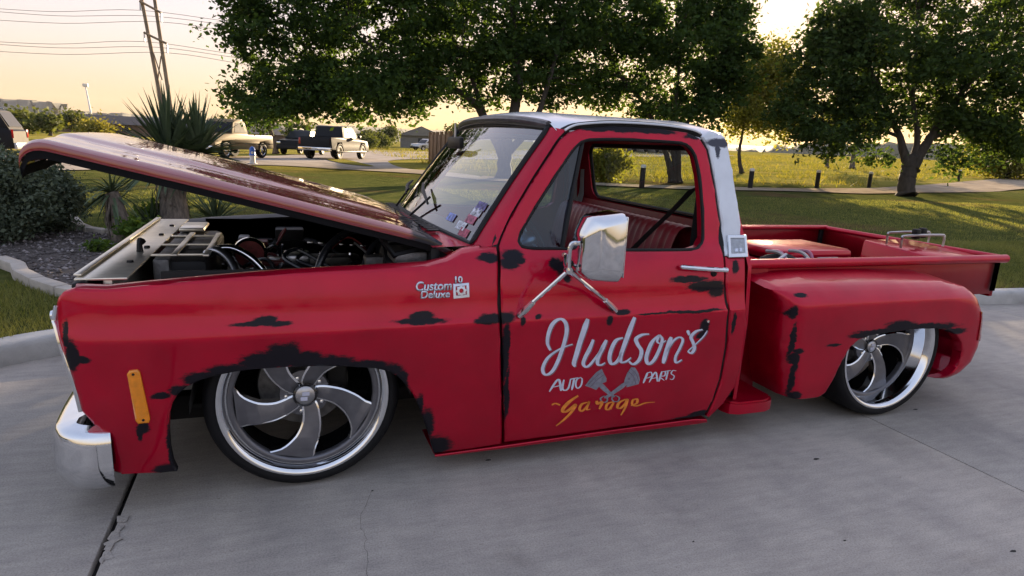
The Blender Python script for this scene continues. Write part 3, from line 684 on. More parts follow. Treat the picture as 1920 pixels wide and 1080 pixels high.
# ---- engine bay
M['alu'] = pmat('polished_aluminium', (0.80, 0.74, 0.62), 0.30, 0.75, 0.10, 20)
M['cast'] = pmat('cast_metal', (0.17, 0.165, 0.16), 0.5, 0.7, 0.3, 40, 0.2)
M['red_filter'] = pmat('red_filter', (0.16, 0.012, 0.012), 0.5, 0, 0.35, 60)
bay = MB().box((.50, -.80, .20), (.54, .80, .94), .01).build('firewall', M['black'], truck)
for s in (-1, 1):
    MB().box((-.48, s * .80, .55), (.52, s * .785, .862), .004).build('inner_fender', M['black'], truck)
    MB().box((-.60, s * .80, .545), (.50, s * .40, .57), .006).build('inner_fender', M['black'], truck)
rs = MB().box((-.735, -.84, .842), (-.575, .84, .852), .004)
rs.box((-.66, -.80, .50), (-.63, .80, .845), .004)
sup = rs.build('radiator_support', M['alu'], truck)
MB().box((-.74, -.82, .856), (-.715, .82, .864), .003).build('support_lip', M['alu'], sup)
for y in (-.55, -.2, .18, .52): MB().lathe([(0, .008), (.011, .007), (.013, -.002)], (-.62, y, .853), 'z', 12).build('bolt', M['black'], sup)
MB().tube([(-.63, -.30, .85), (-.63, -.30, .88), (-.625, -.28, .895)], [.014, .011, .018], 8).build('hood_latch_post', M['black'], sup)
rad = MB().box((-.56, -.46, .46), (-.50, .50, .845), .008).build('radiator', M['cast'], truck)
for i in range(3):
    MB().box((-.575 + .0, -.40 + i * .27, .846), (-.36, -.385 + i * .27, .856), .003).build('shroud_rib', M['alu'], rad)
MB().box((-.38, -.42, .846), (-.355, .24, .856), .003).build('shroud_rib', M['alu'], rad)
MB().box((-.50, -.42, .85), (-.475, .24, .858), .003).build('shroud_rib', M['alu'], rad)
MB().box((-.56, .30, .85), (-.44, .56, .87), .01).build('overflow_tank', M['alu'], rad)
MB().box((-.56, -.44, .44), (-.36, .46, .838), .03).build('fan_shroud', M['plastic'], truck)
eng = MB().box((-.30, -.26, .40), (.36, .26, .66), .03).build('engine_block', M['cast'], truck)
for s in (-1, 1):
    vcv = MB().box((-.24, s * .16, .66), (.34, s * .30, .735), .025).build('valve_cover', M['black'], eng)
    for k in range(4): MB().lathe([(0, .012), (.010, .010), (.012, 0)], (-.18 + k * .155, s * .23, .735), 'z', 10).build('bolt', M['chrome'], vcv)
    MB().tube(smooth_path([(-.2, s * .30, .60), (0, s * .36, .58), (.25, s * .34, .50)], 5), .025, 8).build('exhaust_manifold', M['cast'], eng)
MB().box((-.20, -.13, .66), (.28, .13, .74), .02).build('intake_manifold', M['cast'], eng)
acx, acy, acz = -.215, .0, .785
ac = MB().lathe([(.0, -.01), (.066, -.01), (.066, .05)], (acx, acy, acz), 'y', 36).build('air_cleaner', M['red_filter'], eng)
MB().lathe([(.066, -.016), (.078, -.018), (.082, 0), (.078, .02), (.066, .05)], (acx, acy, acz), 'y', 40).build('air_cleaner_ring', M['chrome'], ac)
MB().box((-.16, -.09, .735), (.02, .04, .762), .008).build('intake_cover', M['red_filter'], eng)
MB().box((-.06, -.14, .74), (.06, .02, .80), .012).build('carburettor', M['steel'], eng)
for k in range(6):
    x = .06 + k * .055; MB().box((x, .20, .80 - .004 * k), (x + .034, .216, .812 - .004 * k), .003).build('wire_clip', M['chrome'], eng)
MB().tube(smooth_path([(-.38, -.26, .83), (-.33, -.30, .85), (-.27, -.36, .80), (-.24, -.44, .70), (-.24, -.48, .60)], 6), .020, 10).build('radiator_hose', M['steel'], eng)
MB().tube(smooth_path([(-.36, -.20, .84), (-.28, -.22, .85), (-.20, -.25, .81), (-.14, -.27, .74)], 6), .017, 10).build('radiator_pipe', M['chrome'], eng)
MB().tube(smooth_path([(.06, -.40, .72), (.12, -.36, .86), (.22, -.30, .93), (.36, -.24, .95), (.50, -.2, .92)], 6), .017, 10).build('heater_hose', M['hose'], eng)
MB().tube(smooth_path([(.02, -.30, .76), (-.06, -.2, .80), (.0, -.1, .82), (.10, -.2, .78), (.2, -.36, .74)], 6), .010, 8).build('vacuum_line', M['hose'], eng)
MB().tube(smooth_path([(.10, -.30, .76), (.0, -.22, .79), (.03, -.1, .80)], 6), .009, 8).build('vacuum_line', M['hose'], eng)
MB().tube(smooth_path([(.26, -.52, .80), (.32, -.46, .90), (.42, -.44, .92), (.50, -.46, .86)], 6), .012, 8).build('heater_hose', M['hose'], eng)
MB().tube([(.24, -.40, .90), (.33, -.52, .83)], .006, 6).build('hood_prop', M['steel'], eng)
MB().lathe([(0, -.16), (.10, -.15), (.115, -.10), (.115, -.03), (.05, 0)], (.50, -.50, .80), 'x', 24).build('brake_booster', M['black'], truck)
MB().box((.27, -.55, .79), (.40, -.46, .86), .012).build('master_cylinder', M['cast'], truck)
bat = MB().box((-.48, -.74, .60), (-.24, -.55, .80), .01).build('battery', M['black'], truck)
for y in (-.70, -.60): MB().lathe([(0, .02), (.009, .018), (.011, 0)], (-.30, y, .80), 'z', 10).build('terminal', M['steel'], bat)
MB().box((-.10, .62, .70), (.06, .76, .82), .01).build('fuse_box', M['plastic'], truck)
MB().box((-.30, .60, .72), (-.24, .70, .78), .01).build('relay', pmat('white_plastic', (.5, .5, .5), .4), truck)
MB().box((-.22, .52, .74), (-.14, .62, .765), .008).build('filler_cap', M['red_filter'], truck)
MB().box((.36, -.76, .86), (.50, -.56, .915), .015).build('wiper_motor', M['cast'], truck)

# wiring looms, brackets and small hoses packed round the engine
re = np.random.default_rng(5)
for k in range(16):
    a = np.array([re.uniform(-.35, .40), re.uniform(-.70, .60), re.uniform(.62, .74)]); b = a + np.array([re.uniform(-.3, .3), re.uniform(-.25, .25), re.uniform(-.06, .04)])
    m1 = (a + b) / 2 + np.array([re.uniform(-.08, .08), re.uniform(-.08, .08), re.uniform(.05, .13)])
    MB().tube(smooth_path([a, a * .6 + m1 * .4 + np.array([0, 0, .03]), m1, b], 5), re.choice([.004, .006, .009]), 6).build('wire_loom', M['hose'] if k % 4 else M['red_filter'], truck)
for k in range(12):
    x, y, z = re.uniform(-.30, .42), re.uniform(-.70, .70), re.uniform(.60, .76); s = re.uniform(.02, .05)
    MB().box((x - s, y - s * .7, z - s * .8), (x + s, y + s * .7, z + s * .8), .006).build('engine_bracket', M[['cast', 'black', 'steel', 'plastic'][k % 4]], truck)
MB().lathe([(0, .035), (.05, .03), (.055, 0), (.05, -.03), (0, -.035)], (-.27, -.18, .70), 'x', 20).build('alternator', M['steel'], truck)
MB().lathe([(.0, 0), (.07, 0), (.075, .012), (.07, .024), (0, .024)], (-.33, .05, .62), 'x', 24).build('fan_pulley', M['cast'], truck)

# ---- cab interior
xb = lambda z: np.interp(z, [.3, .95, 1.45, 1.5], [2.0, 1.985, 1.885, 1.875])
cbo = [(-.76, 1.44), (.76, 1.44), (.80, 1.3), (.90, .97), (.955, .86), (.97, .60), (.95, .20), (-.95, .20), (-.97, .60), (-.955, .86), (-.90, .97), (-.80, 1.3)]
def rrect(y0, y1, z0, z1, r, n=6):
    out = []
    for cx, cz, a0 in ((y1 - r, z1 - r, 0), (y0 + r, z1 - r, 90), (y0 + r, z0 + r, 180), (y1 - r, z0 + r, 270)):
        for k in range(n + 1):
            th = math.radians(a0 + 90 * k / n); out.append((cx + r * math.cos(th), cz + r * math.sin(th)))
    return out
rw = rrect(-.63, .63, 1.045, 1.385, .07)
cb = panel('cab_back', cbo, [rw], lambda y, z: np.stack([xb(z) + 0.0 * y, y, z], 1), (-1, 0, 0), M['red'], truck, cell=0.08, roll=0.004)
MB().tube([(xb(z) - .004, y, z) for y, z in rrect(-.63, .63, 1.045, 1.385, .07)], .013, 8, closed=True).build('rear_window_seal', M['plastic'], cb)
rg = MB(); rg.v = [(xb(z) - .004, y, z) for y, z in rw]; rg.f = [tuple(range(len(rw)))]; rg.build('rear_window', M['glass'], cb, None)
MB().grid(2, 12, lambda u, v: (1.93 - .02 * u, -.74 + 1.48 * v, 1.03 - .16 * u)).build('parcel_trim', M['vinyl'], cb)
seat = thing('x', None, None) if False else None
sb = MB()
def seat_back(u, v):
    y = -.70 + 1.40 * u; th = v * math.pi * 1.15 - .25
    r = .075
    ribs = .010 * abs(math.sin(u * 24 * math.pi))
    zz = [.40, .53, .66, .78, .88, .955, .995, 1.015, 1.02, 1.01, .98, .88]; xx = [1.63, 1.645, 1.66, 1.68, 1.70, 1.72, 1.74, 1.77, 1.80, 1.83, 1.85, 1.855]
    i = v * (len(zz) - 1); a = int(min(i, len(zz) - 2)); f = i - a
    x = xx[a] * (1 - f) + xx[a + 1] * f; z = zz[a] * (1 - f) + zz[a + 1] * f
    k = 1 if v < .6 else 0
    return (x + ribs * k, y, z + (-.006 + ribs * .6) * (v > .4) * (v < .8))
st = sb.grid(145, 24, seat_back).build('bench_seat', M['vinyl'], truck, 180)
MB().box((1.02, -.70, .38), (1.56, .70, .56), .06).build('seat_cushion', M['vinyl'], st)
def strap(name, P, w, parent):
    P = smooth_path(P, 6); mb = MB(); 
    mb.v = [p for q in P for p in ((q[0] - w * .5, q[1], q[2] - w * .2), (q[0] + w * .5, q[1] - .004, q[2] + w * .2))]
    mb.f = [(2 * i, 2 * i + 1, 2 * i + 3, 2 * i + 2) for i in range(len(P) - 1)]
    return mb.build(name, M['cloth_black'], parent)
strap('seat_belt', [(1.80, -.70, 1.20), (1.74, -.64, 1.09), (1.65, -.56, .95), (1.56, -.48, .80)], .06, truck)
strap('seat_belt', [(1.82, -.735, 1.22), (1.81, -.74, 1.0), (1.80, -.745, .80)], .05, truck)
dash = MB().box((.66, -.80, .62), (.93, .80, .905), .05).build('dashboard', pmat('dash_vinyl', (.05, .012, .016), .5, 0, .2, 20), truck)
MB().box((.925, -.60, .72), (.94, -.12, .86), .01).build('gauge_panel', M['steel'], dash)
MB().box((.58, -.80, .86), (.70, .80, .925), .03).build('dash_top', M['plastic'], dash)
sw = MB().lathe([(.185, -.012), (.195, 0), (.185, .012), (.175, 0)], (0, 0, 0), 'x', 32, closed=True); 
Mrot = Matrix.Translation((1.10, -.36, .90)) @ Matrix.Rotation(math.radians(-28), 4, 'Y')
sw.v = [tuple(Mrot @ Vector(p)) for p in sw.v]; swo = sw.build('steering_wheel', M['plastic'], truck)
s2 = MB(); 
for a in (90, 210, 330):
    s2.tube([(0, 0, 0), (0, .18 * math.cos(math.radians(a)), .18 * math.sin(math.radians(a)))], .010, 6)
s2.lathe([(0, .03), (.035, .028), (.05, 0), (.04, -.05)], (0, 0, 0), 'x', 16); s2.v = [tuple(Mrot @ Vector(p)) for p in s2.v]; s2.build('steering_hub', M['steel'], swo)
MB().tube([(.95, -.36, .82), (1.09, -.36, .895)], .025, 10).build('steering_column', M['plastic'], swo)
MB().tube([(.80, .0, 1.36), (.80, .0, 1.46)], .006, 6).build('mirror_stalk', M['steel'], truck)
MB().box((.79, -.13, 1.33), (.815, .13, 1.39), .012).build('interior_mirror', M['plastic'], truck)
MB().box((.55, -.92, .20), (2.0, .92, .24), .01).build('cab_floor', M['grime'], truck)
MB().box((.62, -.93, .24), (.66, .93, .88), .01).build('kick_panel', M['black'], truck)

# ---- door mirror on its tripod
mir = MB().hull([(1.135, y, z) for y in (-1.262, -1.078) for z in (.905, 1.115)] + [(1.135, y, z) for y in (-1.235, -1.105) for z in (.868, 1.135)] + [(1.040, y, z) for y in (-1.255, -1.085) for z in (.92, 1.09)] + [(0.980, y, z) for y in (-1.205, -1.115) for z in (.905, 1.045)] + [(1.015, y, z) for y in (-1.22, -1.11) for z in (.875, 1.115)], .013, 3).build('door_mirror', M['chrome'], truck, 30)
MB().box((1.136, -1.25, .89), (1.140, -1.09, 1.12), .003).build('mirror_glass', M['chrome'], mir)
for y in (-1.195, -1.125):
    for z in (.93, 1.02): MB().lathe([(0, -.008), (.006, -.006), (.007, .01)], (.984, y, z), 'x', 8).build('screw', M['black'], mir)
J = on_y(1066, 507, -1.14); fl_ = on_side(973, 592, .004); fr_ = on_side(1153, 582, .004); up = on_side(1056, 478, .012)
MB().tube(smooth_path([J, on_y(1067, 480, -1.15), on_y(1070, 462, -1.155), on_y(1080, 456, -1.16), (1.06, -1.16, .985)], 5), .0095, 8).build('mirror_arm', M['chrome'], mir)
MB().tube([J, on_y(1000, 566, -1.05)], .0085, 8).build('mirror_arm', M['chrome'], mir)
MB().tube([J, on_y(1135, 563, -1.04)], .0085, 8).build('mirror_arm', M['chrome'], mir)
for e, q in ((fl_, on_y(1000, 566, -1.05)), (fr_, on_y(1135, 563, -1.04))):
    MB().tube([q, (q + e) / 2, e], [.011, .014, .013], 8).build('mirror_foot', M['chrome'], mir)
MB().tube(smooth_path([J, on_y(1060, 495, -1.08), up + np.array([0, -.01, 0]), up], 4), [.009] * 12 + [.014], 8).build('mirror_arm', M['chrome'], mir)
MB().lathe([(0, -.012), (.014, -.010), (.016, .012), (0, .014)], J, 'y', 12).build('mirror_knuckle', M['chrome'], mir)

# ---- stepside bed
bx0, bx1, hw, zr = 2.03, 4.07, .69, .838
bed = thing('x', None, None) if False else None
wall = MB().box((bx0, -hw - .012, .60), (bx1 - .02, -hw + .012, .82), .004).build('bed_side', M['red_bed'], truck)
wall2 = MB().box((bx0, hw - .012, .41), (bx1 - .02, hw + .012, .82), .004).build('bed_side', M['red_bed'], truck)
for wl, s in ((wall, -1), (wall2, 1)):
    MB().tube([(bx0 - .03, s * (hw + .012), zr - .018), (bx1 + .05, s * (hw + .012), zr - .018)], .026, 14).build('bed_rail', M['red_cab'] if s < 0 else M['red'], wl)
    MB().box((bx0 - .03, s * (hw - .05), zr - .02), (bx1, s * (hw + .012), zr + .004), .006).build('rail_cap', M['red'], wl)
    MB().box((bx0 + .02, s * (hw - .03), .62), (bx1 - .05, s * (hw - .013), .66), .006).build('side_rib', M['red_bed'], wl)
    MB().box((bx1 - .05, s * (hw - .03), .62), (bx1 - .0, s * (hw + .02), .812), .006).build('stake_post', M['black'], wl)
MB().box((bx0 - .01, -hw, .20), (bx0 + .015, hw, .815), .004).build('bed_header', M['red_bed'], truck)
MB().tube([(bx0, -hw, zr - .012), (bx0, hw, zr - .012)], .020, 10).build('header_rail', M['red'], truck)
tg = MB().box((bx1 - .015, -hw, .58), (bx1 + .02, hw, .825), .006).build('tailgate', M['red_bed'], truck)
MB().tube([(bx1, -hw - .02, zr - .014), (bx1, hw + .02, zr - .014)], .022, 10).build('tailgate_rail', M['red'], tg)
for k in range(11):
    y = -.66 + k * .12; MB().box((bx0, y, .395), (bx1 - .02, y + .112, .415), .003).build('bed_plank', pmat('bed_wood', (.09, .045, .025), .5, 0, .35, 6, stretch=(1, 12, 12)) if k == 0 else bpy.data.materials['bed_wood'], truck)
# rear fenders
r_px = [(1478, 749), (1474, 705), (1474, 640), (1480, 596), (1477, 570), (1462, 548), (1474, 541), (1500, 537), (1540, 533), (1600, 531), (1700, 529), (1790, 531), (1830, 540), (1849, 556), (1858, 582), (1857, 612), (1846, 655), (1831, 686), (1806, 710), (1786, 718), (1768, 717),
        (1780, 708), (1796, 688), (1804, 660), (1803, 642), (1795, 629), (1780, 620), (1755, 616), (1720, 617), (1670, 623), (1630, 630), (1610, 638), (1594, 652), (1578, 680), (1562, 714), (1548, 737), (1536, 745), (1508, 749)]
r_out = side_px(r_px, W2); NOUT = 20
arch_pts = np.array(r_out[NOUT:] + [r_out[0]])
def dist_poly(P, Q, closed=False):
    Q = np.array(Q); A = Q[:-1]; B = Q[1:]; D = np.full(len(P), 1e9)
    for a, b in zip(A, B):
        ab = b - a; t = np.clip(((P - a) @ ab) / (ab @ ab), 0, 1); D = np.minimum(D, np.hypot(*(P - a - t[:, None] * ab).T))
    return D
outer_line = r_out[:NOUT + 1]
def rear_map(x, z):
    d = dist_poly(np.stack([x, z], 1), outer_line); R = np.where(z > .45, .10, .085)
    dd = np.clip(d, 0, R); y = -W2(x, z) + (R - np.sqrt(np.maximum(0, R * R - (R - dd) ** 2)))
    return np.stack([x, y, z], 1)
def rear_ext(p):
    q = np.array([[p[0], p[2]]]); da = dist_poly(q, arch_pts)[0]; do = dist_poly(q, outer_line)[0]
    if do < da: return (p[0], -hw + .01, p[2] + (0.026 if p[2] > .72 else 0))
    return (p[0], p[1] + .05, p[2])
rf = panel('rear_fender', r_out, [], rear_map, (0, 1, 0), M['red_rear'], truck, cell=0.02, roll=0.004, ext=rear_ext, smooth=50)
rf2 = mirrored(rf); rf2.data.materials[0] = M['red']
ml = side_px([(1842, 585), (1848, 586), (1838, 640), (1832, 638)], W2)
panel('side_marker', ml, [], lambda x, z: rear_map(x, z) + np.array([0, -.006, 0]), (0, 1, 0), M['redlens'], rf, cell=.03, roll=.001, ext=lambda p: (p[0], p[1] + .01, p[2]))
for u, v in ((1479, 571), (1550, 516)):
    pass
# inner wheel houses (dark) so the arches are not see-through
for s in (-1, 1):
    MB().lathe([(.40, 0), (.40, .34)], (0, (-.93 if s < 0 else .59), .36), 'y', 24, a0=0, a1=math.pi).build('wheel_well', M['grime'], truck)
    MB().lathe([(.385, 0), (.385, .20)], (2.985, (-.86 if s < 0 else .66), .34), 'y', 24, a0=0, a1=math.pi).build('wheel_well', M['grime'], truck)
# running-board step between cab and rear fender
stp = MB(); out = [(1.935, -.70), (1.935, -.93), (1.95, -.965), (1.99, -.985), (2.15, -.985), (2.20, -.965), (2.225, -.93), (2.225, -.70)]
stp.prism(out, lambda p, t: (p[0], p[1], t), .135, .185); stp.prism([(x * .92 + 2.08 * .08, y * .96 - .03) for x, y in out], lambda p, t: (p[0], p[1], t), .1855, .195)
sto = stp.build('side_step', M['red'], truck, 30)
MB().hull([(1.96, -.71, .19), (1.96, -.80, .19), (2.10, -.80, .19), (2.10, -.71, .19), (1.97, -.71, .43), (1.97, -.755, .42), (2.09, -.755, .42), (2.09, -.71, .43)], .012).build('step_riser', M['red'], sto)
MB().box((2.02, -.715, .14), (2.3, -.70, .80), .003).build('bed_apron', M['red_bed'], truck)
# underbody
MB().box((-.55, -.42, .13), (4.0, -.34, .24), .01).build('frame_rail', M['grime'], truck)
MB().box((-.55, .34, .13), (4.0, .42, .24), .01).build('frame_rail', M['grime'], truck)
MB().box((-.45, -.60, .24), (.5, .60, .27), .01).build('crossmember', M['grime'], truck)
MB().tube([(2.985, -.80, .36), (2.985, .80, .36)], .05, 10).build('rear_axle', M['grime'], truck)
MB().tube([(0, -.80, .30), (0, .80, .30)], .04, 10).build('front_axle', M['grime'], truck)
MB().box((2.1, -.64, .30), (4.0, .64, .39), .01).build('bed_floor', M['grime'], truck)
MB().box((1.2, -.3, .10), (2.6, .3, .24), .03).build('transmission', M['grime'], truck)
MB().tube([(3.36, -.86, .20), (3.42, -.80, .15), (3.5, -.6, .16)], .012, 6).build('fender_brace', M['black'], truck)

# ---- wheels
def wheel(c, s, width, rec, phase, steer=0.0, capk=1.0, capd=0.0):
    """s=-1 near side (outer face toward -Y). local axis y, h>0 is outward"""
    R, LR = .367, .316
    root = MB()
    T = Matrix.Translation(c) @ Matrix.Rotation(steer, 4, 'Z')
    def tr(mb):
        mb.v = [tuple(T @ Vector((x, (-y if s < 0 else y), z))) for x, y, z in mb.v]; return mb
    rim = tr(MB().lathe([(.300, -.02), (.313, -.006), (.319, .002), (.317, .008), (.309, .009), (.298, .001), (.292, -.010), (.288, -.022), (.283, -.03), (.280, -rec + .004), (.274, -rec - .004)], (0, 0, 0), 'y', 72)).build('wheel', M['chrome'], truck, 60)
    tr(MB().lathe([(.300, -.02), (.314, .000), (.330, .010), (.346, .008), (.357, -.006), (.364, -.022), (.367, -.05), (.367, -width + .05), (.364, -width + .02), (.346, -width - .008), (.31, -width), (.300, -width + .02)], (0, 0, 0), 'y', 72, closed=True)).build('tyre', M['rubber'], rim, 60)
    tr(MB().lathe([(.276, -rec - .002), (.286, -rec - .03), (.275, -width + .02), (.30, -width + .01)], (0, 0, 0), 'y', 48)).build('rim_barrel', M['blackgloss'], rim)
    tr(MB().lathe([(.281, -rec + .006), (.272, -rec + .008), (.262, -rec + .004), (.258, -rec - .006), (.262, -rec - .03)], (0, 0, 0), 'y', 64)).build('rim_ring', M['brushed'], rim, 50)
    r0, r1 = .030, .268; nS = 16
    for k in range(5):
        th0 = phase + k * 2 * math.pi / 5
        V = []; F = []; mi = []
        for i in range(nS):
            t = i / (nS - 1); r = r0 + (r1 - r0) * t
            thc = th0 + 0.30 - 0.62 * t ** 1.25
            hwid = np.interp(t, [0, .15, .35, .6, .85, 1], [.028, .032, .036, .047, .064, .094])
            hz = -rec - .028 * (1 - t) ** 1.5 + .002
            for a, dz in ((-hwid, -.040), (-hwid, -.004), (-hwid + .007, 0.0), (hwid - .007, 0.0), (hwid, -.004), (hwid, -.040)):
                th = thc + a / r if r > .05 else thc + a / .05
                V.append(Vector((r * math.cos(th), hz + dz, r * math.sin(th))))
        for i in range(nS - 1):
            for j in range(5):
                F.append((i * 6 + j, i * 6 + j + 1, i * 6 + 6 + j + 1, i * 6 + 6 + j)); mi.append(0 if j == 2 else 1)
        mb = MB(); mb.v = [tuple(v) for v in V]; mb.f = F; tr(mb)
        o = mb.build('spoke', M['brushed'], rim, 30); o.data.materials.append(M['chrome'])
        o.data.polygons.foreach_set("material_index", np.array(mi, np.int32))
        thl = th0 - .30; ln = tr(MB().lathe([(0, .012), (.007, .010), (.009, -.01)], (.072 * math.cos(thl), -rec - .030, .072 * math.sin(thl)), 'y', 10)).build('lug_nut', M['chrome'], rim)
    tr(MB().lathe([(.098, -.05), (.094, -.034), (.06, -.030), (.048, -.028)], (0, -rec + .0, 0), 'y', 32)).build('hub_plate', M['brushed'], rim)
    tr(MB().lathe([(.047 * capk, -.034), (.046 * capk, -.004), (.040 * capk, .0), (.038 * capk, -.003)], (0, -rec - capd, 0), 'y', 32)).build('cap_ring', M['blackgloss'], rim)
    tr(MB().lathe([(.039 * capk, -.004), (.030 * capk, .002), (0, .004)], (0, -rec - capd, 0), 'y', 32)).build('hub_cap', M['steel'], rim)
    e = tr(MB().box((-.012, -rec + .003 - capd, .002), (.016, -rec + .006 - capd, .018), .001).box((-.018, -rec + .003 - capd, -.018), (.008, -rec + .006 - capd, -.002), .001)).build('cap_emblem', M['script'], rim)
    tr(MB().lathe([(0, -width + .06), (.175, -width + .06), (.18, -width + .045), (0, -width + .04)], (0, 0, 0), 'y', 40)).build('brake_disc', M['cast'], rim)
    tr(MB().box((.09, -width + .03, -.06), (.17, -width + .10, .10), .015)).build('brake_caliper', M['grime'], rim)
    return rim
wheel((0, -.886, .367), -1, .24, .030, math.radians(-90 + 4), 0.0)
wheel((2.985, -.938, .367), -1, .30, .095, math.radians(-60), 0.0, .85, .015)
wheel((0, .886, .367), 1, .24, .030, 0.3)
wheel((2.985, .957, .367), 1, .30, .125, 0.9)

# ---- things lying in the bed
tb_ = thing('tool_box', 'red metal tool box with silver latches lying in the truck bed behind the cab', 'box', (2.95, -.18, .415))
MB().box((-.28, -.2, 0), (.28, .22, .345), .02).build('case', M['red'], tb_)
MB().box((-.285, -.205, .345), (.285, .225, .42), .03).build('lid', M['red'], tb_)
for y in (-.2, ): 
    MB().box((.0, -.215, .33), (.16, -.204, .375), .004).build('latch', M['steel'], tb_); MB().box((.02, -.212, .27), (.27, -.201, .295), .003).build('trim_strip', M['steel'], tb_)
bag = thing('gear_bag', 'black bag with pink and white straps beside the red tool box in the bed', 'bag', (2.62, -.44, .415))
bb_ = MB(); bb_.hull([(-.16, -.12, 0), (.22, -.12, 0), (.22, .1, 0), (-.16, .1, 0), (-.13, -.1, .36), (.18, -.1, .33), (.14, .08, .38), (-.1, .08, .39), (0.02, -.02, .43)], .03).build('sack', M['cloth_black'], bag)
M['pink'] = pmat('pink_webbing', (.45, .16, .24), .7, 0, .3, 40)
for k, (x, dx) in enumerate(((-.10, .06), (.0, -.05), (.09, .07), (.15, -.04))):
    MB().tube(smooth_path([(x, -.125, .22), (x + dx * .5, -.13, .34), (x + dx, -.06, .42), (x + dx * 1.3, .04, .42)], 5), .010, 6).build('strap', M['pink'] if k % 2 == 0 else pmat('pale_webbing', (.5, .48, .46), .7) , bag)
MB().tube([(-.15, -.13, .34), (-.14, -.14, .40), (-.08, -.13, .43)], .009, 6).build('hook', M['steel'], bag)
tg_ = MB().box((0, 0, 0), (.1, .012, .05), .004).build('blue_tag', pmat('blue_plastic', (.03, .18, .5), .4), bag); tg_.location = (-.03, -.15, .36)
coo = thing('cargo_box', 'flat red box under a bent wire rack with black clips by the tailgate', 'box', (3.80, -.36, .415))
MB().hull([(-.22, -.26, 0), (.22, -.26, 0), (.22, .26, 0), (-.22, .26, 0), (-.22, -.26, .41), (.22, -.26, .41), (.20, .24, .44), (-.20, .24, .44)], .015).build('case', M['red'], coo)
rk_ = [(-.21, -.05, .43), (-.21, -.05, .49), (-.18, -.05, .505), (.16, -.02, .505), (.20, -.02, .49), (.20, -.02, .43)]
MB().tube(smooth_path(rk_, 3), .008, 6).build('rack_wire', M['steel'], coo)
MB().tube(smooth_path([(p[0] + .02, p[1] + .12, p[2] + .005) for p in rk_], 3), .007, 6).build('rack_wire', M['steel'], coo)
for x, y in ((-.06, -.02), (.06, .03)): MB().box((x - .02, y - .02, .48), (x + .02, y + .02, .545), .008).build('clip', M['black'], coo)
# ================================================================== GROUND
rng = np.random.default_rng(7)
def smoothstep(x, a, b):
    t = np.clip((np.asarray(x, float) - a) / (b - a), 0, 1); return t * t * (3 - 2 * t)
def H(x, y):
    x = np.asarray(x, float); y = np.asarray(y, float)
    d = 0.66 * x + 0.75 * y
    rise = 0.020 * np.clip(d - 38, 0, 130) * smoothstep(x - 0.18 * y, 4, 26)
    und = 0.02 * np.sin(x * .7 + 1.3) * np.sin(y * .5) * smoothstep(y, 3, 8)
    return 0.115 + rise + und

# concrete
def concrete_mat():
    m, nt, b = new_mat('concrete'); L = nt.links.new
    n1 = noise_node(nt, 0.55, 6, 0.6); n2 = noise_node(nt, 2.2, 7, 0.65, stretch=(1.0, .45, 1)); n3 = noise_node(nt, 150, 4, 0.75); n4 = noise_node(nt, 14, 6, 0.7, stretch=(.35, 1.6, 1))
    r1 = ramp(nt, n1.outputs["Fac"], [(0.30, (.375, .34, .30)), (0.5, (.44, .402, .352)), (0.72, (.50, .458, .405))])
    r2 = ramp(nt, n2.outputs["Fac"], [(0.30, (.74, .74, .76)), (0.62, (1.04, 1.03, 1.02))])
    r3 = ramp(nt, n3.outputs["Fac"], [(0.32, (.66, .66, .66)), (0.52, (1.0, 1.0, 1.0)), (.70, (1.14, 1.13, 1.12))])
    r4 = ramp(nt, n4.outputs["Fac"], [(0.35, (.84, .84, .85)), (0.65, (1.05, 1.05, 1.04))])
    cur = r1.outputs[0]
    n6 = noise_node(nt, 1.7, 7, 0.7); r6 = ramp(nt, n6.outputs["Fac"], [(.0, (1, 1, 1)), (.60, (1, 1, 1)), (.72, (.80, .79, .78))])
    n7 = noise_node(nt, 26, 3, 0.5); r7 = ramp(nt, n7.outputs["Fac"], [(.0, (1, 1, 1)), (.70, (1, 1, 1)), (.76, (.70, .69, .68))])
    for r in (r2, r3, r4, r6, r7):
        mx = N(nt, "ShaderNodeMixRGB", blend_type='MULTIPLY'); mx.inputs[0].default_value = 1; L(cur, mx.inputs[1]); L(r.outputs[0], mx.inputs[2]); cur = mx.outputs[0]
    L(cur, b.inputs["Base Color"]); b.inputs["Roughness"].default_value = 0.72; b.inputs["Specular IOR Level"].default_value = 0.35
    bp = N(nt, "ShaderNodeBump"); bp.inputs["Strength"].default_value = 0.35; bp.inputs["Distance"].default_value = 0.004
    nb = noise_node(nt, 60, 8, 0.75, stretch=(.5, 2.0, 1)); L(nb.outputs["Fac"], bp.inputs["Height"]); L(bp.outputs[0], b.inputs["Normal"])
    return m
M['concrete'] = concrete_mat()
M['joint'] = pmat('joint_dirt', (0.018, 0.017, 0.016), 0.95, 0, .4, 30)
lot = MB(); lot.v = [(-45, -45, -.03), (60, -45, -.03), (60, 2.2, -.03), (-45, 2.2, -.03)]; lot.f = [(0, 1, 2, 3)]
lot = tag(lot.build('concrete_lot', M['joint'], None, None), kind='structure')
JX = [-.655 + 3.575 * k for k in range(-8, 13)]; JY = [1.7, -2.75, -6.35, -9.95, -13.55, -17.15, -20.75, -24.35]
for i in range(len(JX) - 1):
    for j in range(len(JY) - 1):
        gl = .011 if abs(JX[i] + .655) < .01 else .0035; gr_ = .011 if abs(JX[i + 1] + .655) < .01 else .0035
        MB().box((JX[i] + gl, JY[j + 1] + .004, -.16), (JX[i + 1] - gr_, JY[j] - .004, 0), .004).build('slab', M['concrete'], lot, 30)
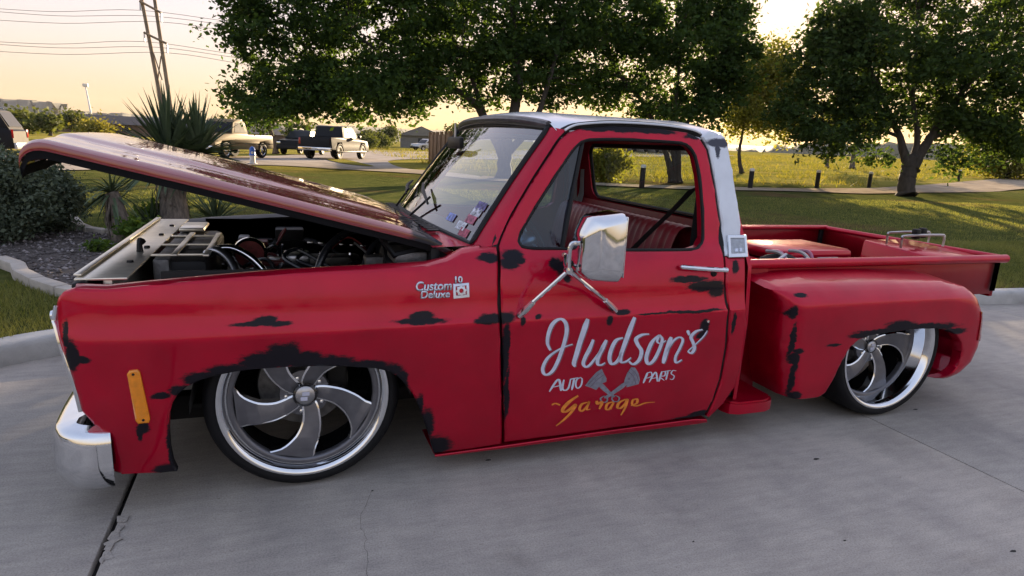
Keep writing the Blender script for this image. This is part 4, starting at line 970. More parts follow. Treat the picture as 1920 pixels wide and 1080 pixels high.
# hairline crack, chipped edge, spots
cp = [on_z(u, v, .0012) for u, v in ((697, 920), (690, 938), (679, 962), (677, 985), (688, 1008), (683, 1022), (690, 1046), (687, 1075), (690, 1100))]
Q = []
for a, b in zip(cp[:-1], cp[1:]):
    for t in np.linspace(0, 1, 5)[:-1]: Q.append(a * (1 - t) + b * t + np.array([rng.normal(0, .0025), rng.normal(0, .002), 0]))
mb = MB(); mb.v = [(q[0] + s * .00045 * (0.4 + rng.random()), q[1], .0012) for q in Q for s in (-1, 1)]; mb.f = [(2 * i, 2 * i + 1, 2 * i + 3, 2 * i + 2) for i in range(len(Q) - 1)]
mb.build('crack', M['joint'], lot, None)
for u, v, r in ((1531, 861, .012), (1900, 1034, .010), (915, 863, .010), (1716, 768, .012), (698, 921, .004), (1584, 1014, .005), (1300, 1016, .004), (160, 748, .010)):
    p = on_z(u, v, 0); mb = MB(); k = 9
    mb.v = [(p[0] + r * 1.5 * math.cos(2 * math.pi * i / k) * (.7 + .5 * rng.random()), p[1] + r * .6 * math.sin(2 * math.pi * i / k) * (.7 + .5 * rng.random()), .0015) for i in range(k)] + [(p[0], p[1], .005)]
    mb.f = [(i, (i + 1) % k, k) for i in range(k)]; mb.build('gum_spot', M['joint'], lot, 60)
for k in range(9):
    u, v = 228 - k * 4.2 + rng.normal(0, 2), 978 + k * 9 + rng.normal(0, 2); p = on_z(u, v, 0)
    s = .012 + .010 * rng.random()
    MB().hull([(p[0] + s * rng.normal(0, .6), p[1] + s * rng.normal(0, 1.1), rng.random() * .006) for _ in range(9)], 0).build('concrete_chip', M['concrete'], lot, 20)

# base terrain: one sheet out to the horizon
def lawn_mat():
    m, nt, b = new_mat('grass_ground'); L = nt.links.new
    geo = N(nt, "ShaderNodeNewGeometry"); sp = N(nt, "ShaderNodeSeparateXYZ"); L(geo.outputs["Position"], sp.inputs[0])
    n1 = noise_node(nt, .22, 5, .6); n2 = noise_node(nt, 3.0, 6, .7); n3 = noise_node(nt, 45, 4, .7); n4 = noise_node(nt, .5, 5, .65, stretch=(.4, 1.5, 1))
    near = ramp(nt, n2.outputs["Fac"], [(.30, (.055, .066, .020)), (.5, (.085, .098, .030)), (.72, (.145, .138, .046))])
    dry = ramp(nt, n2.outputs["Fac"], [(.30, (.085, .062, .028)), (.7, (.17, .125, .058))])
    fld = ramp(nt, n4.outputs["Fac"], [(.30, (.13, .145, .030)), (.5, (.24, .215, .050)), (.7, (.36, .28, .085))])
    # bare, dry ground in broad uneven patches of the lawn
    mk = N(nt, "ShaderNodeMapRange", interpolation_type='SMOOTHSTEP'); mk.inputs[1].default_value = .50; mk.inputs[2].default_value = .64; L(n1.outputs["Fac"], mk.inputs[0])
    m1 = N(nt, "ShaderNodeMixRGB"); L(mk.outputs[0], m1.inputs[0]); L(near.outputs[0], m1.inputs[1]); L(dry.outputs[0], m1.inputs[2])
    fm = N(nt, "ShaderNodeMapRange", interpolation_type='SMOOTHSTEP'); fm.inputs[1].default_value = 19; fm.inputs[2].default_value = 27; L(sp.outputs[1], fm.inputs[0])
    m2 = N(nt, "ShaderNodeMixRGB"); L(fm.outputs[0], m2.inputs[0]); L(m1.outputs[0], m2.inputs[1]); L(fld.outputs[0], m2.inputs[2])
    r3 = ramp(nt, n3.outputs["Fac"], [(.3, (.55, .55, .55)), (.7, (1.3, 1.3, 1.3))])
    mx = N(nt, "ShaderNodeMixRGB", blend_type='MULTIPLY'); mx.inputs[0].default_value = 1; L(m2.outputs[0], mx.inputs[1]); L(r3.outputs[0], mx.inputs[2])
    L(mx.outputs[0], b.inputs["Base Color"]); b.inputs["Roughness"].default_value = 1.0; b.inputs["Specular IOR Level"].default_value = .0
    bp = N(nt, "ShaderNodeBump"); bp.inputs["Strength"].default_value = .9; bp.inputs["Distance"].default_value = .03
    L(n3.outputs["Fac"], bp.inputs["Height"]); L(bp.outputs[0], b.inputs["Normal"])
    return m
M['lawn'] = lawn_mat()
KX = np.array([-60, -12, -6, -3.2, -2.4, -1.9, -1.59, -1.36, -1.0, 0, 3, 5, 7, 10, 20, 40, 80]); KY = np.array([-9, -4.6, -2.6, -.9, .05, .58, .86, 1.03, 1.15, 1.22, 1.22, 1.12, .97, .75, 0, -1.5, -4.5])
def kerb_y(x): return np.interp(x, KX, KY)
gx = np.concatenate([-np.geomspace(14, 2500, 16)[::-1], np.linspace(-13, 30, 87), np.geomspace(31.5, 2500, 24)])
gs = np.concatenate([[0], np.linspace(.15, 10, 40), np.linspace(10.5, 60, 60), np.geomspace(63, 2600, 26)])
V = []; 
for x in gx:
    y0 = max(float(kerb_y(x)) + .165, -9.0)
    for s in gs: V.append((x, y0 + s, float(H(x, y0 + s))))
n = len(gs); F = [(i * n + j, (i + 1) * n + j, (i + 1) * n + j + 1, i * n + j + 1) for i in range(len(gx) - 1) for j in range(n - 1)]
tag(np_mesh('lawn', V, F, M['lawn'], None, True), kind='structure')
gb = MB(); gb.v = [(-2600, -2600, -.17), (2600, -2600, -.17), (2600, 60, -.17), (-2600, 60, -.17)]; gb.f = [(0, 1, 2, 3)]
tag(gb.build('ground', M['lawn'], None, None), kind='structure')

# kerb
M['kerb'] = pmat('kerb_concrete', (.44, .43, .41), .85, 0, .28, 3.0, .3, 90, detail=8)
path = smooth_path([np.array([x, y]) for x, y in zip(KX[1:-2], KY[1:-2])], 8)
sec = [(0, -.10), (0, .0), (.006, .085), (.014, .112), (.030, .126), (.060, .130), (.150, .130), (.168, .124), (.172, .10), (.172, -.05)]
V = []
for i, p in enumerate(path):
    t = path[min(i + 1, len(path) - 1)] - path[max(i - 1, 0)]; t /= np.hypot(*t); nn = np.array([-t[1], t[0]])
    for d, z in sec: V.append((p[0] + nn[0] * d, p[1] + nn[1] * d, z))
k = len(sec); F = [(i * k + j, i * k + j + 1, (i + 1) * k + j + 1, (i + 1) * k + j) for i in range(len(path) - 1) for j in range(k - 1)]
mb = MB(); mb.v = V; mb.f = F; tag(mb.build('kerb', M['kerb'], None, 50), kind='structure')

# roads and path: sheets just above the lawn
def sheet(name, outline, mat, dz, step=2.0):
    polys = [[Vector((float(a), float(b), 0)) for a, b in outline]]; bm = bmesh.new(); vs_ = [bm.verts.new(p) for p in polys[0]]
    for t in geometry.tessellate_polygon(polys): bm.faces.new([vs_[i] for i in t])
    A = np.array(outline); lo = A.min(0); hi = A.max(0)
    for ax in (0, 1):
        no = Vector((1, 0, 0)) if ax == 0 else Vector((0, 1, 0))
        for c in np.arange(lo[ax] + step / 2, hi[ax], step):
            bmesh.ops.bisect_plane(bm, geom=bm.verts[:] + bm.edges[:] + bm.faces[:], plane_co=no * float(c), plane_no=no, dist=1e-5)
    for v in bm.verts: v.co.z = float(H(v.co.x, v.co.y)) + dz
    bmesh.ops.recalc_face_normals(bm, faces=bm.faces[:])
    if sum(f.normal.z for f in bm.faces) < 0: bmesh.ops.reverse_faces(bm, faces=bm.faces[:])
    me = bpy.data.meshes.new(name); bm.to_mesh(me); bm.free(); me.materials.append(mat)
    return tag(finish(bpy.data.objects.new(name, me)), kind='structure')
M['road'] = pmat('road_concrete', (.36, .32, .28), 1.0, 0, .22, .7, .2, 30, detail=8, spec=0.0)
M['gravelpath'] = pmat('path_gravel', (.34, .28, .21), 1.0, 0, .25, 1.2, .4, 40, detail=8, spec=0.0)
road = smooth_path([np.array(p) for p in [(-60, 2), (-30, 6), (-14, 13.2), (-6.1, 17.5), (-4.6, 19.6), (-1.6, 24.1), (.3, 25.0), (2.7, 23.2), (5.4, 20.8), (6.6, 19.0), (7.4, 21.6), (6.2, 24.6), (5.4, 26.6), (5.9, 34.5), (7.6, 39.8), (11, 44), (20, 52), (60, 75), (64, 84), (20, 84), (9, 72.4), (3.7, 53.5), (.6, 40), (-.9, 37), (-4, 31.5), (-8.7, 26.8), (-16, 21), (-32, 13.5), (-60, 9)]], 4)
sheet('road', road, M['road'], .030)
sheet('path', smooth_path([np.array(p) for p in [(6.4, 18.4), (10, 16.9), (14, 16.5), (20, 16.2), (25.5, 17.3), (41.4, 22.4), (62, 31), (110, 52), (110, 62), (64.5, 37.4), (33, 23.3), (22.2, 18.9), (14, 18.2), (10, 19.2), (7.6, 21.4)]], 4), M['gravelpath'], .040)
isl = [(2.5, 34.6), (3.4, 35.2), (3.9, 30.6), (4.1, 27.2), (3.4, 27.6), (2.8, 29.8)]
sheet('lawn_island', smooth_path([np.array(p) for p in isl], 4, True), M['lawn'], .06, 1.0)

# planting bed with pale edging
M['mulch'] = pmat('bed_mulch', (.075, .062, .055), .95, 0, .5, 14, .9, 60, detail=8)
bedp = [(-1.62, 2.17), (-1.0, 1.78), (.4, 1.7), (1.5, 2.2), (1.8, 3.3), (1.4, 4.6), (.4, 5.7), (-.7, 5.9), (-1.5, 5.45), (-1.98, 5.24), (-2.38, 5.8), (-2.77, 6.9), (-3.3, 7.7), (-4.6, 8.7), (-7.5, 8.6), (-8.6, 6.4), (-6.4, 4.9), (-3.8, 4.2), (-2.42, 3.46), (-2.07, 2.82)]
bedc = smooth_path([np.array(p) for p in bedp], 6, True)
sheet('planting_bed', bedc, M['mulch'], .022, .4)
M['edging'] = pmat('edging_concrete', (.42, .38, .33), .85, 0, .2, 5, .2, 60)
ed = thing('garden_edging', 'pale concrete garden edging curving around the planting bed', 'edging', (bedc[0][0], bedc[0][1], .1))
nseg = len(bedc)
for i in range(0, nseg, 3):
    a = bedc[i]; b = bedc[(i + 3) % nseg]; mid = (a + b) / 2; d = b - a; Ln = float(np.hypot(*d)); ang = math.atan2(d[1], d[0])
    Mx = Matrix.Translation((mid[0] - bedc[0][0], mid[1] - bedc[0][1], float(H(*mid)) - .1)) @ Matrix.Rotation(ang, 4, 'Z')
    MB().box((-Ln / 2 + .002, -.055, -.03), (Ln / 2 - .002, .055, .075 + .01 * rng.random()), .012, Mx).build('edging_block', M['edging'], ed, 40)
def in_poly(P, Q):
    Q = np.array(Q); c = np.zeros(len(P), bool); j = len(Q) - 1
    for i in range(len(Q)):
        a, b = Q[i], Q[j]; cond = ((a[1] > P[:, 1]) != (b[1] > P[:, 1])) & (P[:, 0] < (b[0] - a[0]) * (P[:, 1] - a[1]) / (b[1] - a[1] + 1e-12) + a[0]); c ^= cond; j = i
    return c
# loose stones and chips in the bed
P = rng.uniform((-6, 1.7), (1.8, 8.0), (16000, 2)); P = P[in_poly(P, bedc)]
P = P[rng.random(len(P)) < np.clip(1.3 - (P[:, 1] - 2) / 8, .3, 1)]
oct_ = np.array([(1, 0, 0), (-1, 0, 0), (0, 1, 0), (0, -1, 0), (0, 0, .7), (0, 0, -.5)]); of = np.array([(0, 2, 4), (2, 1, 4), (1, 3, 4), (3, 0, 4), (2, 0, 5), (1, 2, 5), (3, 1, 5), (0, 3, 5)])
sz = rng.uniform(.008, .030, len(P)); jit = rng.uniform(.6, 1.4, (len(P), 6, 3)); th = rng.uniform(0, 6.28, len(P))
vv = oct_[None] * jit * sz[:, None, None]; c, s = np.cos(th)[:, None], np.sin(th)[:, None]
xx = vv[:, :, 0] * c - vv[:, :, 1] * s; yy = vv[:, :, 0] * s + vv[:, :, 1] * c
VV = np.stack([xx + P[:, 0:1], yy + P[:, 1:2], vv[:, :, 2] + (H(P[:, 0], P[:, 1]) + .026)[:, None]], 2).reshape(-1, 3)
FF = (of[None] + (np.arange(len(P)) * 6)[:, None, None]).reshape(-1, 3)
def stone_mat():
    m, nt, b = new_mat('bed_stone'); geo = N(nt, "ShaderNodeNewGeometry")
    r = ramp(nt, geo.outputs["Random Per Island"], [(0, (.05, .042, .038)), (.5, (.12, .105, .10)), (.85, (.20, .18, .18)), (1, (.36, .32, .30))]); nt.links.new(r.outputs[0], b.inputs["Base Color"]); b.inputs["Roughness"].default_value = .85; return m
tag(np_mesh('bed_gravel', VV, FF, stone_mat()), 'loose grey and brown stones covering the planting bed', 'gravel', kind='stuff')

# grass blades
def blades(name, P, hgt, wid, lean, mat, label, cat='grass', parent=None):
    n = len(P); th = rng.uniform(0, 6.28, n); h = hgt * rng.uniform(.5, 1.3, n); w = wid * rng.uniform(.7, 1.3, n); ln = lean * h * rng.uniform(.2, 1.2, n); ph = rng.uniform(0, 6.28, n)
    z = H(P[:, 0], P[:, 1])
    a = np.stack([P[:, 0] - np.cos(th) * w, P[:, 1] - np.sin(th) * w, z - .01], 1); b = np.stack([P[:, 0] + np.cos(th) * w, P[:, 1] + np.sin(th) * w, z - .01], 1)
    t = np.stack([P[:, 0] + np.cos(ph) * ln, P[:, 1] + np.sin(ph) * ln, z + h], 1)
    V = np.stack([a, b, t], 1).reshape(-1, 3); F = np.arange(3 * n).reshape(-1, 3)
    return tag(np_mesh(name, V, F, mat), label, cat, kind='stuff')
M['blade'] = leaf_mat('grass_blade', (.085, .115, .032), (.25, .25, .09), .8, .3)
M['meadow'] = leaf_mat('meadow_blade', (.07, .10, .018), (.24, .21, .05), .35, .3)
Pl = []
for (x0, x1, s0, s1, dens) in ((-3.4, -.6, .17, 2.3, 5200), (-6, 0, 4.5, 12, 420), (5.2, 13, .17, 3.6, 2600), (4, 24, 3, 13, 420)):
    k = int((x1 - x0) * (s1 - s0) * dens); x = rng.uniform(x0, x1, k); s = rng.uniform(s0, s1, k); Pl.append(np.stack([x, kerb_y(x) + s], 1))
Pl = np.concatenate(Pl); Pl = Pl[~in_poly(Pl, bedc)]
blades('grass', Pl, .042, .0035, .8, M['blade'], 'short mown lawn grass behind the kerb')
k = 90000; X = rng.uniform(8, 120, k); Y = rng.uniform(20.5, 90, k); keep = (Y > 19.4 + np.maximum(0, X - 22) * .47) ; Pm = np.stack([X, Y], 1)[keep]
cl = np.sin(Pm[:, 0] * .6 + 2 * np.sin(Pm[:, 1] * .3)) + np.sin(Pm[:, 1] * .9 + Pm[:, 0] * .2); Pm = Pm[(cl + rng.normal(0, .6, len(Pm))) > .3]
blades('meadow_grass', Pm, .27, .028, 1.1, M['meadow'], 'tall yellow green meadow grass in the field beyond the path')
# ================================================================== TREES AND PLANTS
def depth_of(p): return float((np.asarray(p, float) - CAM) @ CF)
M['bark'] = pmat('bark', (.045, .036, .028), .95, 0, .4, 9, .8, 40, stretch=(1, 1, .25))
M['bark_far'] = pmat('bark_far', (.10, .085, .07), .95, 0, .3, 5)
M['leaf_elm'] = leaf_mat('leaf_dark', (.018, .036, .012), (.055, .100, .026), .9, .38)
M['leaf_oak'] = leaf_mat('leaf_oak', (.020, .036, .014), (.056, .095, .026), .8, .38)
M['leaf_light'] = leaf_mat('leaf_light', (.06, .08, .015), (.20, .20, .045), .7, .45)
M['leaf_far'] = leaf_mat('leaf_far', (.035, .050, .020), (.10, .12, .04), .4, .3)
M['leaf_yellow'] = leaf_mat('leaf_yellow', (.09, .10, .02), (.22, .20, .05), .5, .30)
M['leaf_sage'] = leaf_mat('leaf_sage', (.035, .052, .034), (.13, .16, .11), 6, .15)
M['leaf_yucca'] = leaf_mat('leaf_yucca', (.030, .055, .030), (.13, .17, .10), 3, .10, .4)
M['leaf_low'] = leaf_mat('leaf_low', (.03, .065, .012), (.10, .16, .03), 4, .3)
M['thatch'] = pmat('yucca_thatch', (.14, .115, .09), .95, 0, .5, 30, .5, 60, stretch=(1, 1, .2))

def leaf_cloud(C, n_per, spread, size, r, flat=0.6, droop=0.0):
    """leaf quads around cluster centres C (k,3); returns V,F"""
    k = len(C); n = k * n_per
    sp = np.repeat(spread if np.ndim(spread) else np.full(k, spread), n_per)
    p = np.repeat(C, n_per, 0) + r.normal(0, 1, (n, 3)) * sp[:, None] * np.array([1, 1, .75])
    d = r.normal(0, 1, (n, 3)); d[:, 2] = d[:, 2] * flat - droop; d /= np.linalg.norm(d, axis=1)[:, None]
    u = r.normal(0, 1, (n, 3)); u = np.cross(d, u); u /= np.linalg.norm(u, axis=1)[:, None] + 1e-9
    L_ = size * r.uniform(.4, 1.5, n)[:, None]; w = L_ * r.uniform(.22, .34, n)[:, None]
    V = np.stack([p - d * L_ * .5, p + u * w - d * L_ * .05, p + d * L_ * .5, p - u * w - d * L_ * .05], 1).reshape(-1, 3)
    return V, np.arange(4 * n).reshape(-1, 4)
def ell_points(c, rad, k, r, inner=.15):
    d = r.normal(0, 1, (k, 3)); d /= np.linalg.norm(d, axis=1)[:, None]
    return np.asarray(c) + d * (r.uniform(inner ** 2, 1, k) ** .5)[:, None] * np.asarray(rad)
def tree(name, label, base, stems, ells, leafsize, mat, bark, seed, group=None, cat='tree', twigs=36, n_per=70, spread=.33, dens=1.0):
    """stems: list of (points, r0, r1) in world coords; ells: (centre, radii, clusters)"""
    r = np.random.default_rng(seed); base = np.asarray(base, float)
    t = thing(name, label, cat, base, group=group)
    tips = []
    for P, r0, r1 in stems:
        P = smooth_path([np.asarray(p, float) - base for p in P], 6)
        P = [p + r.normal(0, r0 * .06, 3) * (0 if i == 0 else 1) for i, p in enumerate(P)]
        rad = [r0 + (r1 - r0) * (i / (len(P) - 1)) ** .8 for i in range(len(P))]
        if r0 > .12: rad[0] *= 1.35; rad[1] *= 1.12
        MB().tube(P, rad, 10).build('trunk', bark, t, 180); tips += [(p, q) for p, q in zip(P[len(P) // 2:], rad[len(P) // 2:])]
    Cs = [ell_points(np.asarray(c) - base, rad, max(2, int(k * dens)), r) for c, rad, k in ells]; C = np.concatenate(Cs)
    TP = np.array([p for p, _ in tips]); TR = [q for _, q in tips]
    pick = r.choice(len(C), min(twigs, len(C)), replace=False); mb = MB()
    for i in pick:
        c = C[i]; dd = np.linalg.norm(TP - c, axis=1) + (TP[:, 2] > c[2]) * 1.5; j = int(np.argmin(dd)); a = TP[j]
        m1 = a * .6 + c * .4 + r.normal(0, .12, 3) + np.array([0, 0, .10 * dd[j]]); m2 = a * .25 + c * .75 + r.normal(0, .12, 3) + np.array([0, 0, .06 * dd[j]])
        rr = min(TR[j] * .5, .016 * dd[j] + .012); mb.tube(smooth_path([a, m1, m2, c], 3), list(np.linspace(rr, .006, 10)), 5, cap=False)
    o = mb.build('limbs', bark, t, 180, fixn=False); o["kind"] = 'stuff'
    V, F = leaf_cloud(C, n_per, spread * r.uniform(.55, 1.25, len(C)), leafsize, r, .7, .15)
    np_mesh('crown', V, F, mat, t); return t
def E_(u, v, ru, rv, depth, k, rd=None):
    """crown lobe: a pixel centre at a known depth, with its radii in metres"""
    s = depth / FPX; c = at_depth(u, v, depth); rr = ru * s
    return (c, (rr, (rd if rd else rr * .9), rv * s), k)

# --- the large tree behind the cab
bA = np.array([8.0, 20.0, float(H(8, 20))]); dA = depth_of(bA)
sA = lambda u, v, o=0.0: at_depth(u, v, dA + o)
stA = [([bA, sA(950, 270), sA(966, 200), sA(972, 140), sA(962, 60), sA(960, -60)], .30, .08), ([sA(948, 300), sA(905, 215), sA(880, 185), sA(835, 158), sA(760, 130), sA(660, 60)], .20, .05), ([sA(905, 212), sA(893, 170), sA(870, 110), sA(820, 20)], .13, .05), ([sA(948, 290), sA(1000, 230), sA(1030, 150), sA(1060, 40)], .17, .05), ([sA(835, 158), sA(740, 150), sA(640, 170), sA(560, 150)], .09, .03)]
elA = [E_(560, 85, 130, 110, dA, 120), E_(720, 50, 190, 110, dA + 1, 190), E_(900, 10, 200, 110, dA, 200), E_(620, -80, 200, 110, dA, 130), E_(860, -130, 280, 130, dA, 170), E_(455, 80, 55, 120, dA - 1, 34), E_(470, 20, 60, 60, dA - 1, 26), E_(530, 182, 110, 34, dA, 60), E_(620, 150, 90, 50, dA, 60), E_(720, 168, 100, 36, dA - 1, 70), E_(800, 110, 120, 60, dA, 90), E_(960, 110, 130, 50, dA + 1, 70), E_(1050, 60, 120, 100, dA + 1, 110), E_(870, 170, 120, 34, dA, 34), E_(490, 208, 60, 18, dA - 1, 16), E_(600, 200, 80, 20, dA, 22), E_(760, 200, 80, 18, dA, 14), E_(650, 208, 90, 14, dA - .5, 10), E_(1010, 165, 90, 36, dA + 1, 40)]
tree('elm_tree', 'broad dark leafy tree with forking trunk standing behind the cab roof', bA, stA, elA, .19, M['leaf_elm'], M['bark'], 11, twigs=120, n_per=74, spread=.28, dens=.74)
# --- three-stemmed tree toward the sun
bB = np.array([15.8, 20.5, float(H(15.8, 20.5))]); dB = depth_of(bB); sB = lambda u, v, o=0.0: at_depth(u, v, dB + o)
stB = [([bB, sB(1255, 310), sB(1244, 275), sB(1210, 200), sB(1150, 120), sB(1110, 20)], .16, .05), ([bB + np.array([.18, .1, 0]), sB(1264, 300), sB(1262, 250), sB(1270, 160), sB(1280, 40)], .16, .05), ([bB + np.array([.35, 0, 0]), sB(1272, 300), sB(1276, 260), sB(1310, 190), sB(1350, 110)], .15, .05)]
elB = [E_(1130, 60, 140, 110, dB, 140), E_(1270, 90, 130, 110, dB, 150), E_(1335, 165, 70, 60, dB, 60), E_(1180, -90, 230, 120, dB, 150), E_(1320, 20, 66, 70, dB, 50), E_(1140, 165, 100, 36, dB, 40), E_(1250, 205, 110, 30, dB, 40), E_(1380, 110, 44, 70, dB, 44), E_(1380, 30, 36, 55, dB, 44), E_(1300, 250, 70, 16, dB, 8)]
tree('elm_tree', 'dark leafy tree on three slender stems beside the gravel path', bB, stB, elB, .20, M['leaf_elm'], M['bark'], 12, twigs=90, n_per=76, spread=.30, dens=.84)
# --- low-forking tree to the right
bC = np.array([23.75, 15.8, float(H(23.75, 15.8))]); dC = depth_of(bC); sC = lambda u, v, o=0.0: at_depth(u, v, dC + o)
stC = [([bC, sC(1700, 340), sC(1704, 318), sC(1708, 296)], .33, .28), ([sC(1704, 320), sC(1694, 285), sC(1684, 250), sC(1650, 170), sC(1610, 80)], .22, .06), ([sC(1708, 318), sC(1730, 280), sC(1752, 245), sC(1800, 180), sC(1850, 80)], .26, .06), ([sC(1712, 300), sC(1720, 255), sC(1712, 180), sC(1720, 40)], .15, .05), ([sC(1740, 262), sC(1800, 240), sC(1870, 230)], .10, .04), ([sC(1686, 256), sC(1620, 235), sC(1545, 230)], .08, .03)]
elC = [E_(1560, 150, 100, 95, dC, 120), E_(1700, 110, 160, 110, dC, 190), E_(1840, 140, 140, 120, dC, 190), E_(1690, -40, 150, 100, dC + 1, 120), E_(1860, -30, 160, 120, dC, 150), E_(1495, 215, 60, 60, dC, 44), E_(1560, 262, 80, 32, dC - .5, 34), E_(1640, 230, 80, 34, dC, 40), E_(1850, 262, 90, 36, dC, 46), E_(1960, 200, 120, 110, dC, 120), E_(1800, 215, 90, 40, dC, 50), E_(1590, 60, 66, 60, dC, 60), E_(1545, 80, 46, 60, dC, 46), E_(1790, 300, 60, 14, dC - .5, 8), E_(1640, 300, 26, 12, dC - .5, 5), E_(1760, -200, 300, 110, dC, 120)]
tree('oak_tree', 'dense dark tree with a low forked trunk beside the gravel path', bC, stC, elC, .19, M['leaf_oak'], M['bark'], 13, twigs=100, n_per=76, spread=.29, dens=.76)
# --- lighter tree further off between the two
pD = np.array([29.6, 33.0, float(H(29.6, 33))]); dD = depth_of(pD); sD = lambda u, v, o=0.0: at_depth(u, v, dD + o)
tree('slender_tree', 'slender tree with yellow green leaves glowing behind the white cab pillar', pD, [([pD, sD(1386, 290), sD(1392, 250), sD(1400, 190)], .16, .05)], [E_(1425, 170, 60, 66, dD, 120), E_(1400, 215, 50, 40, dD, 60), E_(1460, 225, 46, 40, dD, 50), E_(1445, 115, 56, 40, dD, 60), E_(1480, 160, 40, 50, dD, 50)], .22, M['leaf_light'], M['bark'], 14, twigs=20, n_per=60, spread=.5)
# --- young trees out in the field
for (u, v, top, hw_, lab) in ((1600, 300, 262, 16, 'young tree with a pale straight trunk standing in the meadow'), (1553, 296, 265, 10, 'thin young tree beside the pale-trunked one in the meadow')):
    d_ = 62.0; b = at_depth(u, v, d_); b[2] = float(H(b[0], b[1])); k = at_depth(u + 3, top, d_)
    tree('young_tree', lab, b, [([b, (b + k) / 2, k], .28 if hw_ > 12 else .18, .10)], [(k + np.array([0, 0, 1.6]), (2.4, 2.4, 1.4), 46)], .30, M['leaf_light'], M['bark_far'], 20 + hw_, twigs=8, n_per=40, spread=.5, group='young trees in the meadow')
# --- bushes
def bush(name, label, base, rad, k, leaf, mat, seed, n_per=60, spread=.2, group=None, cat='bush', droop=.0):
    r = np.random.default_rng(seed); base = np.asarray(base, float); t = thing(name, label, cat, base, group=group)
    C = ell_points((0, 0, rad[2] * .95), rad, k, r, .2); C = C[C[:, 2] > .02]; mb = MB()
    for i in r.choice(len(C), min(14, len(C)), replace=False):
        c = C[i]; mb.tube(smooth_path([(r.normal(0, .06 * rad[0]), r.normal(0, .06 * rad[0]), 0), c * .55 + np.array([0, 0, .1 * rad[2]]), c], 3), list(np.linspace(.02 * rad[0] + .004, .003, 7)), 5, cap=False)
    o = mb.build('stems', M['bark'], t, 180, fixn=False); o["kind"] = 'stuff'
    V, F = leaf_cloud(C, n_per, spread, leaf, r, .9, droop); V[:, 2] = np.maximum(V[:, 2], 0.0); np_mesh('foliage', V, F, mat, t); return t
b = on_z(1128, 342, .12); bush('meadow_bush', 'rounded yellow green bush near the three-stemmed tree', b, (1.2, 1.0, .75), 90, .14, M['leaf_light'], 31, 70, .22)
b = on_z(1880, 346, .12); s_ = depth_of(b) / FPX; b[2] = float(H(b[0], b[1])); bush('meadow_bush', 'large yellow green bush growing past the path bollards', b, (70 * s_, 3.0, 42 * s_), 170, .30, M['leaf_light'], 32, 60, .5)
b = on_z(-2, 452, .12); bush('sage_shrub', 'big grey green shrub in the gravel bed below the hood tip', b, (.52, .5, .50), 240, .045, M['leaf_sage'], 33, 90, .075)
b = on_z(98, 436, .12); bush('sage_shrub', 'smaller grey green shrub with upright twigs beside the pale edging', b, (.34, .36, .40), 170, .042, M['leaf_sage'], 34, 90, .065)
b = on_z(262, 462, .12); bush('leafy_plant', 'low bright green leafy plant at the foot of the small yucca', b, (.18, .18, .15), 34, .06, M['leaf_low'], 35, 30, .05)
b = on_z(190, 474, .12); bush('leafy_plant', 'small green seedling by the truck nose in the gravel bed', b, (.10, .10, .07), 12, .05, M['leaf_low'], 36, 24, .04)
b = on_z(300, 432, .12); bush('leafy_plant', 'dark green leafy plant between the two yuccas', b, (.22, .2, .18), 40, .07, M['leaf_low'], 37, 30, .06)

# --- yuccas
def blade_fan(C, n, length, width, r, el0, el1, sag, seg=5):
    V = []; F = []
    for i in range(n):
        az = r.uniform(0, 2 * math.pi); el = math.radians(r.uniform(el0, el1)); L_ = length * r.uniform(.7, 1.1); w = width * r.uniform(.8, 1.2)
        d = np.array([math.cos(az) * math.cos(el), math.sin(az) * math.cos(el), math.sin(el)]); side = np.cross(d, (0, 0, 1)); side /= np.linalg.norm(side) + 1e-9; up = np.cross(side, d)
        b0 = len(V)
        for j in range(seg + 1):
            t = j / seg; p = C + d * L_ * t + np.array([0, 0, -sag * L_ * t * t * math.cos(el)]); ww = w * (1 - t ** 2.2) * (.7 + .3 * min(1, 4 * t)) + .0008
            V += [p - side * ww + up * ww * .5, p, p + side * ww + up * ww * .5]
        for j in range(seg):
            a = b0 + 3 * j; F += [(a, a + 1, a + 4, a + 3), (a + 1, a + 2, a + 5, a + 4)]
    return V, F
def yucca(label, base, trunk, heads, seed, group=None):
    r = np.random.default_rng(seed); base = np.asarray(base, float); t = thing('yucca_plant', label, 'yucca', base, group=group)
    if trunk:
        P = [np.asarray(p, float) - base for p in trunk[0]]; PS = smooth_path(P, 5); MB().tube(PS, list(np.linspace(trunk[1] * 1.15, trunk[1] * .8, len(PS))), 12).build('trunk', M['thatch'], t, 180)
        V = []; F = []
        for i in range(trunk[2]):
            f = r.uniform(.15, 1); j = min(int(f * (len(PS) - 1)), len(PS) - 2); c = PS[j]; az = r.uniform(0, 6.28); d = np.array([math.cos(az), math.sin(az), 0]); s_ = np.array([-d[1], d[0], 0]) * r.uniform(.006, .014)
            a = c + d * trunk[1] * .9; L_ = r.uniform(.15, .38); b = a + d * r.uniform(.01, .07) + np.array([0, 0, -L_ * .5]); e = a + d * r.uniform(.0, .06) + np.array([0, 0, -L_])
            n0 = len(V); V += [a - s_, a + s_, b - s_, b + s_, e]; F += [(n0, n0 + 1, n0 + 3, n0 + 2), (n0 + 2, n0 + 3, n0 + 4)]
        V = [(x, y, max(z, .01)) for x, y, z in V]
        o = mesh_obj('dead_leaves', V, F, M['thatch'], t, None); o["kind"] = 'stuff'
    for c, n, L_, w, e0, e1, sag in heads:
        V, F = blade_fan(np.asarray(c, float) - base, n, L_, w, r, e0, e1, sag); o = mesh_obj('leaf_rosette', V, F, M['leaf_yucca'], t, 180); o["kind"] = 'stuff'
    return t
b = on_z(228, 458, .12); dd = depth_of(b); tp = at_depth(210, 362, dd)
